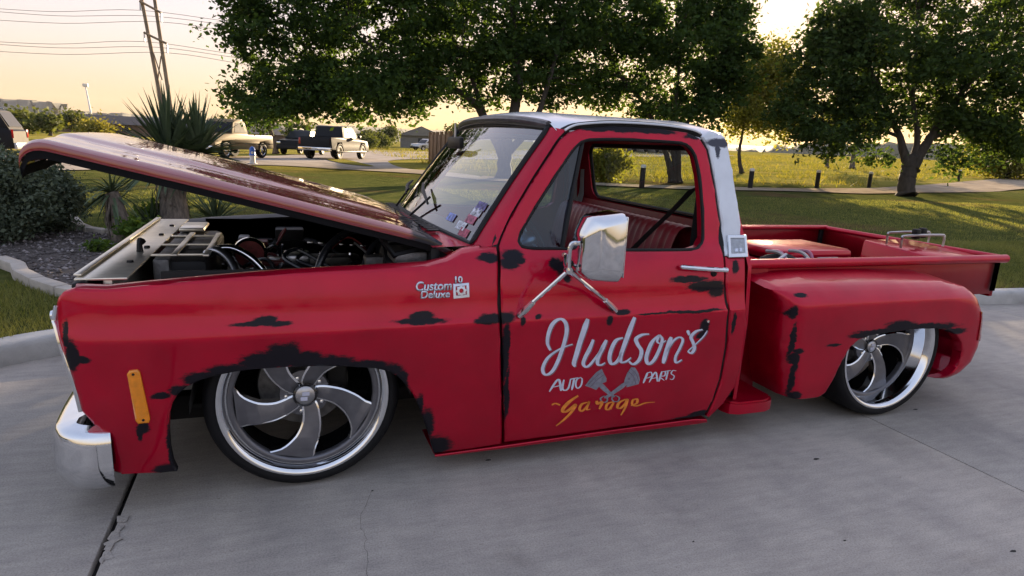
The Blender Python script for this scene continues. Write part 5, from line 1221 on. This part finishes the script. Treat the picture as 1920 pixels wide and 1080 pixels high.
yucca('small yucca with shaggy trunk and drooping narrow leaves in the gravel bed', b, ([b, (b + tp) / 2 + np.array([.03, 0, 0]), tp], .085, 150), [(tp, 60, .40, .014, -50, 70, .5)], 41)
b = on_z(332, 446, .12); dd = depth_of(b); tp = at_depth(318, 312, dd); h2 = at_depth(372, 300, dd + .2)
yucca('big yucca with two spiky heads rising behind the open hood', b, ([b, (b + tp) / 2, tp], .15, 170), [(tp + np.array([0, 0, .10]), 260, .80, .026, -35, 88, .14), (h2 + np.array([0, 0, .05]), 200, .74, .025, -30, 85, .16)], 42)
b = on_z(405, 424, .12); yucca('low fan of stiff yucca leaves beyond the far fender', b, None, [(b + np.array([0, 0, .05]), 90, .55, .015, 5, 85, .12)], 43)
b = on_z(285, 440, .12); yucca('small clump of thin yucca leaves next to the big trunk', b, None, [(b + np.array([0, 0, .05]), 40, .48, .012, 10, 80, .2)], 44)
# --- trees in the left distance
def far_tree(u, v, ru, rv, d, k, mat, label, seed, group='trees around the far houses', leaf=.5):
    s = d / FPX; c = at_depth(u, v, d); b = c.copy(); b[2] = float(H(b[0], b[1])); 
    tree('far_tree', label, b, [([b, (b + c) / 2 + np.array([.1, 0, 0]), c], .22, .08)], [(c, (ru * s, ru * s, rv * s), k)], leaf, mat, M['bark'], seed, group, twigs=6, n_per=36, spread=.55)
far_tree(40, 228, 38, 16, 75, 60, M['leaf_far'], 'broad dull green tree above the parked black vehicle', 51)
far_tree(92, 230, 16, 14, 70, 30, M['leaf_far'], 'small yellow green tree beside the broad dull one', 52)
far_tree(140, 228, 26, 14, 85, 40, M['leaf_far'], 'rounded dark tree behind the bright yellow one', 53)
far_tree(182, 244, 24, 13, 55, 50, M['leaf_yellow'], 'bright yellow leaved small tree in front of the dark roofs', 54, leaf=.26)
far_tree(728, 252, 18, 16, 110, 40, M['leaf_far'], 'round dark tree beside the gabled barn', 55)
far_tree(690, 255, 20, 10, 120, 30, M['leaf_far'], 'low spreading tree beyond the dark pickup', 56)
far_tree(860, 252, 24, 14, 100, 36, M['leaf_far'], 'tree crown behind the wooden screen wall', 57)
far_tree(425, 245, 26, 14, 70, 36, M['leaf_far'], 'dark tree behind the tan pickup roof', 58)
far_tree(560, 246, 22, 14, 70, 30, M['leaf_far'], 'dark tree behind the dark pickup bed', 59)
d_ = 42.0; b = at_depth(518, 292, d_); b[2] = float(H(b[0], b[1])); k_ = at_depth(505, 232, d_)
tree('young_tree', 'small tree with a trunk coloured as if sunlit between the two parked pickups', b, [([b, at_depth(512, 262, d_), k_], .22, .10)], [(at_depth(498, 222, d_), (1.7, 1.7, .8), 46)], .22, M['leaf_elm'], pmat('bark_sunlit', (.16, .11, .07), .95, 0, .3, 6), 61, twigs=10, n_per=50, spread=.35)  # low sunlight on the trunk is put into its warmer, paler bark colour
b = on_z(712, 279, .12); bush('road_bush', 'low green bush at the bend of the road', b, (1.6, 1.4, 1.0), 40, .3, M['leaf_far'], 62, 40, .35)
b = on_z(690, 279, .12); bush('road_bush', 'small bush right behind the dark pickup nose', b, (1.2, 1.4, .8), 30, .3, M['leaf_far'], 63, 40, .35)
# ================================================================== BACKGROUND THINGS
M['tan_paint'] = pmat('tan_paint', (.20, .15, .08), .5, .0, .08, 6, coat=.1, spec=.15)
M['graphite'] = pmat('graphite_paint', (.026, .028, .034), .6, .0, .1, 6, coat=.0, spec=.08)
M['carglass'] = pmat('car_window', (.016, .018, .022), .3, 0, .1, 6, spec=.15)
M['silver_paint'] = pmat('silver_paint', (.42, .44, .46), .28, .5, .08, 6, coat=.7)
M['black_paint'] = pmat('black_paint', (.010, .010, .012), .45, .0, .1, 6, coat=.0, spec=.15)
def car_wheel(parent, x, y, r, w, s, rimmat):
    o = MB().lathe([(r * .62, 0), (r * .80, .012), (r * .95, 0), (r, -.03), (r, -w + .03), (r * .95, -w), (r * .6, -w)], (x, y, r), 'y', 24) if s > 0 else MB().lathe([(r * .62, 0), (r * .80, -.012), (r * .95, 0), (r, .03), (r, w - .03), (r * .95, w), (r * .6, w)], (x, y, r), 'y', 24)
    wl = o.build('wheel', M['rubber'], parent)
    MB().lathe([(r * .64, 0), (r * .60, -s * .02), (r * .25, -s * .03), (r * .18, s * .0), (0, s * .005)], (x, y, r), 'y', 20).build('rim', rimmat, wl)
def far_car(name, label, cat, loc, rz, body, cab, wheels, hw, paint, lower=None, glassm=None, rw=.37, extras=None, rim='steel', group=None):
    """body / cab are side outlines (x forward is -x, z up); the cab narrows toward the roof"""
    t = thing(name, label, cat, loc, rz, group)
    def ext(outl, hw0, taper, z0, z1, nm, mat, bev=.05):
        bm = bmesh.new(); L_ = []
        for s in (-1, 1):
            L_.append([bm.verts.new((x, s * (hw0 - taper * max(0, min(1, (z - z0) / (z1 - z0 + 1e-6)))), z)) for x, z in outl])
        n = len(outl); bm.faces.new(L_[0]); bm.faces.new(L_[1][::-1])
        for i in range(n): bm.faces.new((L_[0][i], L_[1][i], L_[1][(i + 1) % n], L_[0][(i + 1) % n]))
        bmesh.ops.recalc_face_normals(bm, faces=bm.faces[:])
        if bev: bmesh.ops.bevel(bm, geom=[e for e in bm.edges if abs(e.verts[0].co.y - e.verts[1].co.y) < .02], offset=bev, segments=2, profile=.5, affect='EDGES')
        me = bpy.data.meshes.new(nm); bm.to_mesh(me); bm.free(); me.polygons.foreach_set("use_smooth", np.ones(len(me.polygons), bool)); me.set_sharp_from_angle(angle=math.radians(35)); me.materials.append(mat)
        return finish(bpy.data.objects.new(nm, me), t)
    bd = ext(body, hw, .05, .5, 1.1, 'body', paint, .05)
    z0 = min(z for _, z in cab); z1 = max(z for _, z in cab)
    cb_ = ext(cab, hw - .07, .16, z0, z1, 'cab', paint, .04)
    g = glassm or M['darkglass']; gm_ = M['blackgloss']
    xs = sorted(cab); return t, bd, cb_, (z0, z1)
def quad_part(nm, pts, mat, parent, thick=.012):
    P = [Vector(p) for p in pts]; n = (P[1] - P[0]).cross(P[2] - P[0]).normalized()
    mb = MB(); k = len(P); mb.v = [tuple(p) for p in P] + [tuple(p + n * thick) for p in P]; mb.f = [tuple(range(k)), tuple(range(k, 2 * k))[::-1]] + [(i, (i + 1) % k, k + (i + 1) % k, k + i) for i in range(k)]
    return mb.build(nm, mat, parent, None)
def side_windows(t, polys, hw, z0, z1, taper, mat):
    for s in (-1, 1):
        for pl in polys:
            pts = [(x, s * (hw - .07 + .006 - taper * (z - z0) / (z1 - z0)), z) for x, z in pl]; quad_part('window', pts, mat, t, .006)
# tan older pickup, facing the camera's left
b = np.array([-3.15, 31.4]); e = np.array([-1.55, 33.9]); d = (e - b) / np.hypot(*(e - b)); rz = math.atan2(d[1], d[0])
body = [(-.80, .42), (-.84, .86), (-.74, 1.10), (.55, 1.18), (.65, 1.20), (1.72, 1.20), (1.76, 1.16), (3.85, 1.16), (3.88, 1.10), (3.86, .48), (3.30, .46), (3.28, .66), (3.12, .82), (2.75, .82), (2.58, .66), (2.55, .42), (.45, .42), (.42, .66), (.26, .82), (-.26, .82), (-.42, .66), (-.45, .42)]
cab = [(.52, 1.14), (.86, 1.76), (.96, 1.84), (1.62, 1.84), (1.72, 1.78), (1.80, 1.14)]
t, bd, cb_, (z0, z1) = far_car('vintage_pickup', 'tan older pickup parked on the road behind the big yucca', 'truck', (b[0], b[1], .145), rz, body, cab, None, .95, M['tan_paint'])
side_windows(t, [[(.76, 1.24), (.98, 1.70), (1.56, 1.72), (1.62, 1.24)]], .95, z0, z1, .16, M['carglass'])
quad_part('windshield', [(.54, -.80, 1.22), (.54, .80, 1.22), (.82, .70, 1.72), (.82, -.70, 1.72)], M['carglass'], t, -.02)
quad_part('rear_window', [(1.795, -.7, 1.26), (1.795, .7, 1.26), (1.735, .62, 1.7), (1.735, -.62, 1.7)], M['carglass'], t)
MB().box((.94, -.70, 1.835), (1.64, .70, 1.86), .02).build('roof', pmat('cream_paint', (.6, .52, .40), .3, 0, .08), t)
for s in (-1, 1):
    car_wheel(t, 0, s * .93, .39, .22, s, M['chrome']); car_wheel(t, 2.92, s * .93, .39, .22, s, M['chrome'])
    MB().lathe([(.10, 0), (.10, -.04), (0, -.06)], (-.80, s * .68, .74), 'x', 16).build('headlight', M['chrome'], t)
    MB().box((.6, s * .952, .70), (3.8, s * .96, .74), .003).build('side_trim', M['chrome'], t)
MB().box((-.95, -.92, .42), (-.82, .92, .58), .03).build('bumper', M['chrome'], t); MB().box((-.835, -.56, .62), (-.81, .56, .86), .01).build('grille', M['carglass'], t)
# dark crew-cab pickup seen from behind
rear = on_z(592, 299, .13); ph = math.radians(60); rz = ph + math.pi
body = [(-5.05, .45), (-5.08, .85), (-4.95, 1.08), (-3.75, 1.16), (-1.62, 1.18), (-1.58, 1.22), (0, 1.22), (.02, 1.16), (.0, .55), (-.55, .52), (-.58, .78), (-.74, .94), (-1.26, .94), (-1.42, .78), (-1.45, .45), (-3.75, .45), (-3.78, .78), (-3.94, .94), (-4.46, .94), (-4.62, .78), (-4.65, .45)]
cab = [(-3.85, 1.12), (-3.15, 1.78), (-3.0, 1.86), (-1.85, 1.86), (-1.70, 1.80), (-1.55, 1.12)]
t, bd, cb_, (z0, z1) = far_car('crew_cab_pickup', 'dark grey crew cab pickup driving away on the road', 'truck', (rear[0], rear[1], .145), rz, body, cab, None, 1.0, M['graphite'])
side_windows(t, [[(-3.35, 1.24), (-2.98, 1.72), (-2.62, 1.76), (-2.62, 1.24)], [(-2.54, 1.24), (-2.54, 1.76), (-1.92, 1.76), (-1.80, 1.24)]], 1.0, z0, z1, .16, M['carglass'])
quad_part('windshield', [(-3.80, -.85, 1.18), (-3.80, .85, 1.18), (-3.22, .74, 1.74), (-3.22, -.74, 1.74)], M['carglass'], t, -.02)
quad_part('rear_window', [(-1.555, -.82, 1.26), (-1.555, .82, 1.26), (-1.685, .72, 1.74), (-1.685, -.72, 1.74)], M['carglass'], t)
MB().box((.02, -.86, .66), (.05, .86, 1.17), .015).build('tailgate', M['graphite'], t)
MB().box((.02, -.97, .48), (.16, .97, .66), .03).build('rear_bumper', M['chrome'], t); MB().box((.16, -.16, .50), (.17, .16, .62), .004).build('number_plate', pmat('plate_white', (.6, .6, .6), .5), t)
for s in (-1, 1):
    car_wheel(t, -1.0, s * .98, .40, .25, s, M['steel']); car_wheel(t, -4.2, s * .98, .40, .25, s, M['steel'])
    MB().box((.015, s * .98, .80), (.04, s * .86, 1.14), .01).build('tail_light', M['redlens'], t); MB().box((-3.45, s * 1.02, 1.22), (-3.25, s * 1.2, 1.38), .03).build('door_mirror', M['black_paint'], t)
    MB().box((-4.6, s * 1.0, .42), (-.6, s * 1.03, .48), .01).build('side_step', M['black'], t)
    for x in (-1.02, -4.2): MB().lathe([(.44, 0), (.50, -.0), (.50, -.03 * s), (.44, -.03 * s)], (x, s * 1.005, .40), 'y', 18, a0=0, a1=math.pi).build('wheel_flare', M['graphite'], t)
# pale car half hidden behind the dark pickup
p = on_z(545, 293, .13); rz = math.radians(-125)
SU_B = [(-.85, .35), (-.88, .70), (-.75, .92), (.35, 1.02), (3.45, 1.05), (3.62, .95), (3.64, .42), (3.1, .36), (3.05, .60), (2.9, .70), (2.5, .70), (2.36, .60), (2.3, .36), (.4, .36), (.36, .60), (.2, .70), (-.2, .70), (-.36, .60), (-.40, .36)]
SU_C = [(.30, .98), (.95, 1.50), (1.2, 1.60), (3.05, 1.62), (3.25, 1.56), (3.55, 1.0)]
def suv(label, loc, rz, paint, nm='parked_suv', tail=True):
    t, bd, cb_, (z0, z1) = far_car(nm, label, 'car', loc, rz, SU_B, SU_C, None, .90, paint)
    side_windows(t, [[(.70, 1.06), (1.16, 1.50), (1.75, 1.53), (1.75, 1.06)], [(1.83, 1.06), (1.83, 1.53), (2.55, 1.53), (2.55, 1.06)], [(2.62, 1.06), (2.62, 1.53), (3.05, 1.52), (3.28, 1.06)]], .90, z0, z1, .16, M['carglass'])
    quad_part('windshield', [(.36, -.74, 1.06), (.36, .74, 1.06), (.98, .64, 1.50), (.98, -.64, 1.50)], M['carglass'], t, -.02)
    quad_part('rear_window', [(3.52, -.72, 1.08), (3.52, .72, 1.08), (3.27, .64, 1.52), (3.27, -.64, 1.52)], M['carglass'], t, .02)
    for s in (-1, 1):
        car_wheel(t, 0, s * .88, .34, .21, s, M['steel']); car_wheel(t, 2.7, s * .88, .34, .21, s, M['steel'])
        MB().box((-.885, s * .60, .66), (-.80, s * .86, .82), .03).build('headlight', M['glass'] if False else M['chrome'], t); MB().box((3.60, s * .70, .74), (3.655, s * .88, 1.0), .02).build('tail_light', M['redlens'], t)
        MB().tube([(1.1, s * .66, 1.64), (1.3, s * .66, 1.68), (2.9, s * .66, 1.69), (3.1, s * .66, 1.64)], .018, 6).build('roof_rail', M['steel'], t)
    MB().box((3.60, -.86, .40), (3.72, .86, .60), .03).build('rear_bumper', M['silver_paint'], t); MB().box((-.93, -.86, .34), (-.83, .86, .56), .03).build('front_bumper', M['black'], t)
    return t
suv('dark car with pale headlight half hidden behind the dark grey pickup', (p[0] + .35, p[1] + 3.4, .145), math.radians(66), M['black_paint'])
q = on_z(-8, 306, .13); suv('black vehicle with a red tail light parked beyond the grey green shrubs', (q[0] - 3.35, q[1] + 1.2, .145), math.radians(4), M['black_paint'])
p = on_z(786, 282.5, .13); suv('tiny silver car far down the road beside the wooden screen wall', (p[0], p[1], float(H(p[0], p[1])) + .03), math.radians(30), M['silver_paint'])
# hydrant-like post by the road
p = on_z(474, 308, .13); hy = thing('fire_hydrant', 'small blue and white hydrant on the grass edge before the tan pickup', 'hydrant', (p[0], p[1], .125))
M['blue'] = pmat('blue_paint', (.03, .12, .50), .35); M['whitep'] = pmat('white_paint', (.6, .6, .6), .45)
MB().lathe([(.17, 0), (.17, .05), (.11, .06), (.10, .34), (.12, .36)], (0, 0, 0), 'z', 18).build('barrel', M['whitep'], hy); MB().lathe([(.20, -.02), (.20, .03), (.0, .03)], (0, 0, 0), 'z', 18).build('base_flange', M['black'], hy)
MB().lathe([(.13, .36), (.13, .40), (.115, .42), (.11, .58), (.12, .60), (.08, .68), (.03, .72), (0, .73)], (0, 0, 0), 'z', 18).build('bonnet', M['blue'], hy)
for s in (-1, 1): MB().lathe([(.05, 0), (.055, s * .06), (.03, s * .08), (0, s * .08)], (s * .09 * 0, s * .09, .48), 'y', 12).build('outlet_cap', M['whitep'], hy)
# bollards along the path
bp_ = [(1203, 352, 319), (1406, 354, 322), (1531, 353, 322), (1629, 351, 321), (1795, 347, 325), (1868, 344, 322)]
p = on_z(1203, 352, .13); proto = None; names = []
labs = ['black bollard with a pale cap standing by the rounded yellow green bush', 'black bollard with a pale cap right behind the white cab pillar', 'black bollard with a pale cap second along the path from the cab pillar', 'black bollard with a pale cap left of the forked oak trunk', 'black bollard with a pale cap between the oak trunk and the large meadow bush', 'black bollard with a pale cap in front of the large meadow bush']
for (u, v, vt), lab in zip(bp_, labs):
    p = on_z(u, v, .13)
    if proto is None:
        proto = thing('bollard', lab, 'bollard', (p[0], p[1], .12), group='bollards along the gravel path')
        MB().lathe([(.095, -.1), (.095, .66), (.09, .70)], (0, 0, 0), 'z', 16).build('post', M['black'], proto); MB().lathe([(.09, .70), (.10, .705), (.10, .76), (.085, .80), (0, .82)], (0, 0, 0), 'z', 16).build('cap', pmat('cap_pale', (.55, .52, .46), .5), proto)
    else:
        o = proto.copy(); COL.objects.link(o); o.location = (p[0], p[1], float(H(p[0], p[1]))); o["label"] = lab
        for ch in proto.children: c = ch.copy(); COL.objects.link(c); c.parent = o
# row of grey drums/bales across the field
M['bale'] = pmat('bale_grey', (.20, .19, .18), .9, 0, .35, 3, .4)
for k in range(9):
    u = 1118 + k * 21; p = at_depth(u, 290, 95); z = float(H(p[0], p[1])); o = thing('hay_bale', 'grey round bale in the long row across the field', 'bale', (p[0], p[1], z), math.radians(20 + 5 * (k % 3)), 'row of bales across the field')
    MB().lathe([(0, -.75), (.72, -.75), (.80, -.68), (.80, .68), (.72, .75), (0, .75)], (0, 0, .8), 'y', 20).build('bale_roll', M['bale'], o); MB().lathe([(.3, -.76), (.5, -.765), (.7, -.757)], (0, 0, .8), 'y', 20).build('bale_end', M['black'], o)
# wooden screen wall by the driveway
A0 = on_z(806, 306, .13); A1 = on_z(862, 320, .13); dv = A1 - A0; Ln = float(np.hypot(dv[0], dv[1])); Ln = min(Ln, 7.0); dirv = dv[:2] / np.hypot(*dv[:2])
A0 = on_z(806, 304, .13); wl = thing('screen_wall', 'weathered wooden screen wall with upright posts beside the driveway', 'wall', (A0[0], A0[1], .12), math.atan2(dirv[1], dirv[0]))
M['wood'] = pmat('weathered_wood', (.20, .125, .075), .9, 0, .4, 4, .4, 30, stretch=(8, 8, .6))
for k in range(6): MB().box((k * Ln / 5 - .09, -.09, -.1), (k * Ln / 5 + .09, .09, 1.85), .01).build('post', M['wood'], wl)
nb_ = int(Ln / .17)
for k in range(nb_): MB().box((k * .17 + .01, -.03, .05), (k * .17 + .155, .0, 1.68 + .04 * math.sin(k * 2.1)), .004).build('board', M['wood'], wl)
for z in (.4, 1.4): MB().box((0, .0, z), (Ln, .05, z + .1), .004).build('rail', M['wood'], wl)
# buildings
M['roof_dark'] = pmat('dark_roof', (.055, .05, .055), .85, 0, .25, 2, .3, 12, stretch=(1, 1, 4)); M['wall_grey'] = pmat('grey_siding', (.16, .155, .15), .85, 0, .15, 3, stretch=(.3, .3, 6)); M['wall_brick'] = pmat('brown_brick', (.13, .085, .065), .9, 0, .25, 8)
def house(label, cx, cy, z, w, d, hw_, rh, rz, wall, roof, gable_x=True, win=3, name='house', top=None):
    if top is not None: tt = float(at_depth(*top)[2]) - z; hw_, rh = tt * .56, tt * .44
    t = thing(name, label, 'building', (cx, cy, z), rz)
    MB().box((-w / 2, -d / 2, -1), (w / 2, d / 2, hw_), .0).build('wall', wall, t, None)
    mb = MB(); o = .5
    if gable_x: mb.v = [(-w / 2 - o, -d / 2 - o, hw_), (w / 2 + o, -d / 2 - o, hw_), (w / 2 + o, 0, hw_ + rh), (-w / 2 - o, 0, hw_ + rh), (-w / 2 - o, d / 2 + o, hw_), (w / 2 + o, d / 2 + o, hw_)]; mb.f = [(0, 1, 2, 3), (3, 2, 5, 4), (0, 3, 4), (1, 5, 2), (0, 4, 5, 1)]
    else: mb.v = [(-w / 2 - o, -d / 2 - o, hw_), (0, -d / 2 - o, hw_ + rh), (w / 2 + o, -d / 2 - o, hw_), (-w / 2 - o, d / 2 + o, hw_), (0, d / 2 + o, hw_ + rh), (w / 2 + o, d / 2 + o, hw_)]; mb.f = [(0, 1, 4, 3), (1, 2, 5, 4), (0, 2, 1), (3, 4, 5), (0, 3, 5, 2)]
    mb.build('roof', roof, t, None)
    if not gable_x: quad_part('gable', [(-w / 2, -d / 2 - .52, hw_ + .02), (w / 2, -d / 2 - .52, hw_ + .02), (0, -d / 2 - .52, hw_ + rh * .94)], wall, t, .04)
    for k in range(win):
        x = -w / 2 + w * (k + .5) / win; wd = MB().box((x - .6, -d / 2 - .03, hw_ * .35), (x + .6, -d / 2 + .05, hw_ * .8), .01).build('window', M['carglass'], t); MB().box((x - .7, -d / 2 - .06, hw_ * .35 - .12), (x + .7, -d / 2 + .02, hw_ * .35), .01).build('sill', wall, wd)
    return t
def hpix(u, v, d): p = at_depth(u, v, d); return p
p = hpix(790, 270, 130); house('grey gabled barn across the field beyond the road', p[0], p[1], .1, 8, 12, 2.6, 3.0, math.radians(-12), M['wall_grey'], M['roof_dark'], False, 1, 'barn', (785, 238, 130))
p = hpix(262, 262, 105); house('long low house with a dark roof behind the big yucca', p[0], p[1], .1, 16, 9, 2.6, 2.6, math.radians(14), M['wall_brick'], M['roof_dark'], True, 4, 'house', (250, 219, 105))
p = hpix(105, 262, 120); house('dark roofed house behind the yellow leaved tree', p[0], p[1], .1, 13, 9, 2.6, 2.3, math.radians(20), M['wall_brick'], M['roof_dark'], True, 3, 'house', (110, 232, 120))
p = hpix(480, 262, 115); house('dark low house behind the tan pickup', p[0], p[1], .1, 14, 9, 2.4, 1.6, math.radians(8), M['wall_brick'], M['roof_dark'], True, 4, 'house', (480, 241, 115))
p = hpix(640, 262, 150); house('pale low house beyond the dark pickup', p[0], p[1], .1, 16, 9, 2.6, 1.8, math.radians(-4), M['wall_grey'], M['roof_dark'], True, 4, 'house', (640, 250, 150))
# H-frame power pole, wires, mast
M['polewood'] = pmat('pole_wood', (.17, .125, .085), .9, 0, .3, 2, stretch=(1, 1, .1)); M['wire'] = pmat('wire', (.10, .10, .10), .6)
D = 120.0; b1 = at_depth(304, 200, D); b2 = at_depth(320, 200, D); t1 = at_depth(262, -20, D); t2 = at_depth(287, -20, D)
f1 = at_depth(312, 255, D); f2 = at_depth(327, 255, D)
pol = thing('power_pole', 'wooden H-frame power pole with two crossarms rising behind the big yucca', 'power pole', (f1[0], f1[1], 0)); o0 = np.array([f1[0], f1[1], 0])
MB().tube([f1 - o0 - np.array([0, 0, 1.5]), b1 - o0, t1 - o0], [.42, .38, .30], 10).build('pole', M['polewood'], pol); MB().tube([f2 - o0 - np.array([0, 0, 1.5]), b2 - o0, t2 - o0], [.42, .38, .30], 10).build('pole', M['polewood'], pol)
arms = []
for (ua, va, ub_, vb) in ((262, 2, 302, 24), (270, 61, 313, 82)):
    a = at_depth(ua, va, D - .6); c = at_depth(ub_, vb, D - .6); MB().tube([a - o0, c - o0], .22, 6).build('crossarm', M['polewood'], pol); arms.append((a, c))
    for q in (a, c): MB().tube([q - o0, q - o0 + np.array([0, 0, -1.6])], [.10, .16], 8).build('insulator', M['steel'], pol)
MB().tube([at_depth(288, 100, D - .3) - o0, at_depth(304, 150, D - .3) - o0], .12, 6).build('brace', M['polewood'], pol); MB().tube([at_depth(302, 105, D - .3) - o0, at_depth(296, 150, D - .3) - o0], .12, 6).build('brace', M['polewood'], pol)
wi = thing('power_lines', 'thin power lines strung across the evening sky from the wooden pole', 'power lines', (arms[0][0][0], arms[0][0][1], arms[0][0][2])); wo = np.array(arms[0][0])
for (a, c), vl in zip(arms, ((12, 17, 34), (75, 79, 93))):
    for q, v in zip((a, (a + c) / 2, c), vl):
        s0 = q + np.array([0, 0, -1.6]); L_ = at_depth(-60, v, D * 1.05); R_ = at_depth(620, v + 36, D * 1.15)
        MB().tube(smooth_path([L_ - wo, (L_ + s0) / 2 - wo + np.array([0, 0, -.6]), s0 - wo, (s0 + R_) / 2 - wo + np.array([0, 0, -.8]), R_ - wo], 5), .045, 5).build('wire', M['wire'], wi)
D2 = 400.0; m0 = at_depth(171, 205, D2); m1 = at_depth(160, 160, D2); ms_ = thing('radio_mast', 'thin radio mast with a wide head on the far ridge', 'mast', (m0[0], m0[1], m0[2] - 6)); oo = np.array([m0[0], m0[1], m0[2] - 6])
MB().tube([(0, 0, 0), m1 - oo], [.6, .35], 6).build('shaft', M['steel'], ms_); MB().lathe([(1.5, -1), (1.7, 0), (1.5, 1)], m1 - oo, 'z', 10).build('antenna_head', M['whitep'], ms_)
# hills: ridges with real depth
M['hill'] = pmat('hill_scrub', (.075, .075, .062), .95, 0, .35, .03, .0); M['treeline'] = pmat('tree_line', (.05, .06, .04), .95, 0, .4, .15)
def ridge(name, pix, dist, mat, thickn, nz, seed, kind='structure'):
    r = np.random.default_rng(seed); P = [at_depth(u, v, dist) for u, v in pix]; P = smooth_path(P, 10); V = []; k = 5
    for i, p in enumerate(P):
        n = np.array([p[0] - CAM[0], p[1] - CAM[1], 0]); n /= np.linalg.norm(n); hh = p[2] + nz * r.normal()
        for a, f in ((-thickn, -.15), (-thickn * .5, .55), (0, 1.0), (thickn * .6, .6), (thickn * 1.2, -.1)):
            q = p + n * a; V.append((q[0] + r.normal(0, thickn * .03), q[1] + r.normal(0, thickn * .03), f * max(hh, .5) * (1 + .08 * r.normal()) if f != 1 else hh))
    F = [(i * k + j, (i + 1) * k + j, (i + 1) * k + j + 1, i * k + j + 1) for i in range(len(P) - 1) for j in range(k - 1)]
    return tag(mesh_obj(name, V, F, mat, None, 180), kind=kind)
ridge('hill', [(-260, 190), (-100, 180), (0, 185), (60, 188), (105, 193), (135, 206), (190, 212), (240, 213), (330, 222), (460, 228), (640, 236), (800, 243), (1000, 255)], 900, M['hill'], 160, .6, 71)
ridge('hill', [(500, 238), (700, 246), (900, 254), (1200, 268), (1400, 273), (1600, 280), (1800, 288), (2100, 300), (2400, 312)], 1500, M['hill'], 260, .8, 72)
o = ridge('tree_line', [(1380, 276), (1440, 277), (1520, 270), (1600, 268), (1700, 270), (1800, 272), (1950, 280), (2200, 290)], 420, M['treeline'], 30, .9, 73, 'stuff'); o["label"] = 'hazy grey green line of trees at the far end of the field'; o["category"] = 'tree line'
# ================================================================== AIR
hz = MB().box((-2620, -120, -1.2), (2650, 2640, 95), 0).build('haze', None, None, None)
hm = bpy.data.materials.new('haze'); hm.use_nodes = True; hn = hm.node_tree
for nd in list(hn.nodes):
    if nd.type != 'OUTPUT_MATERIAL': hn.nodes.remove(nd)
pv = hn.nodes.new('ShaderNodeVolumePrincipled'); pv.inputs['Color'].default_value = (0.86, 0.88, 0.93, 1); pv.inputs['Density'].default_value = 0.00006; pv.inputs['Anisotropy'].default_value = 0.2
hn.links.new(pv.outputs[0], [n for n in hn.nodes if n.type == 'OUTPUT_MATERIAL'][0].inputs['Volume'])
hz.data.materials.append(hm); tag(hz, 'thin evening haze over the whole place', 'haze', kind='stuff')
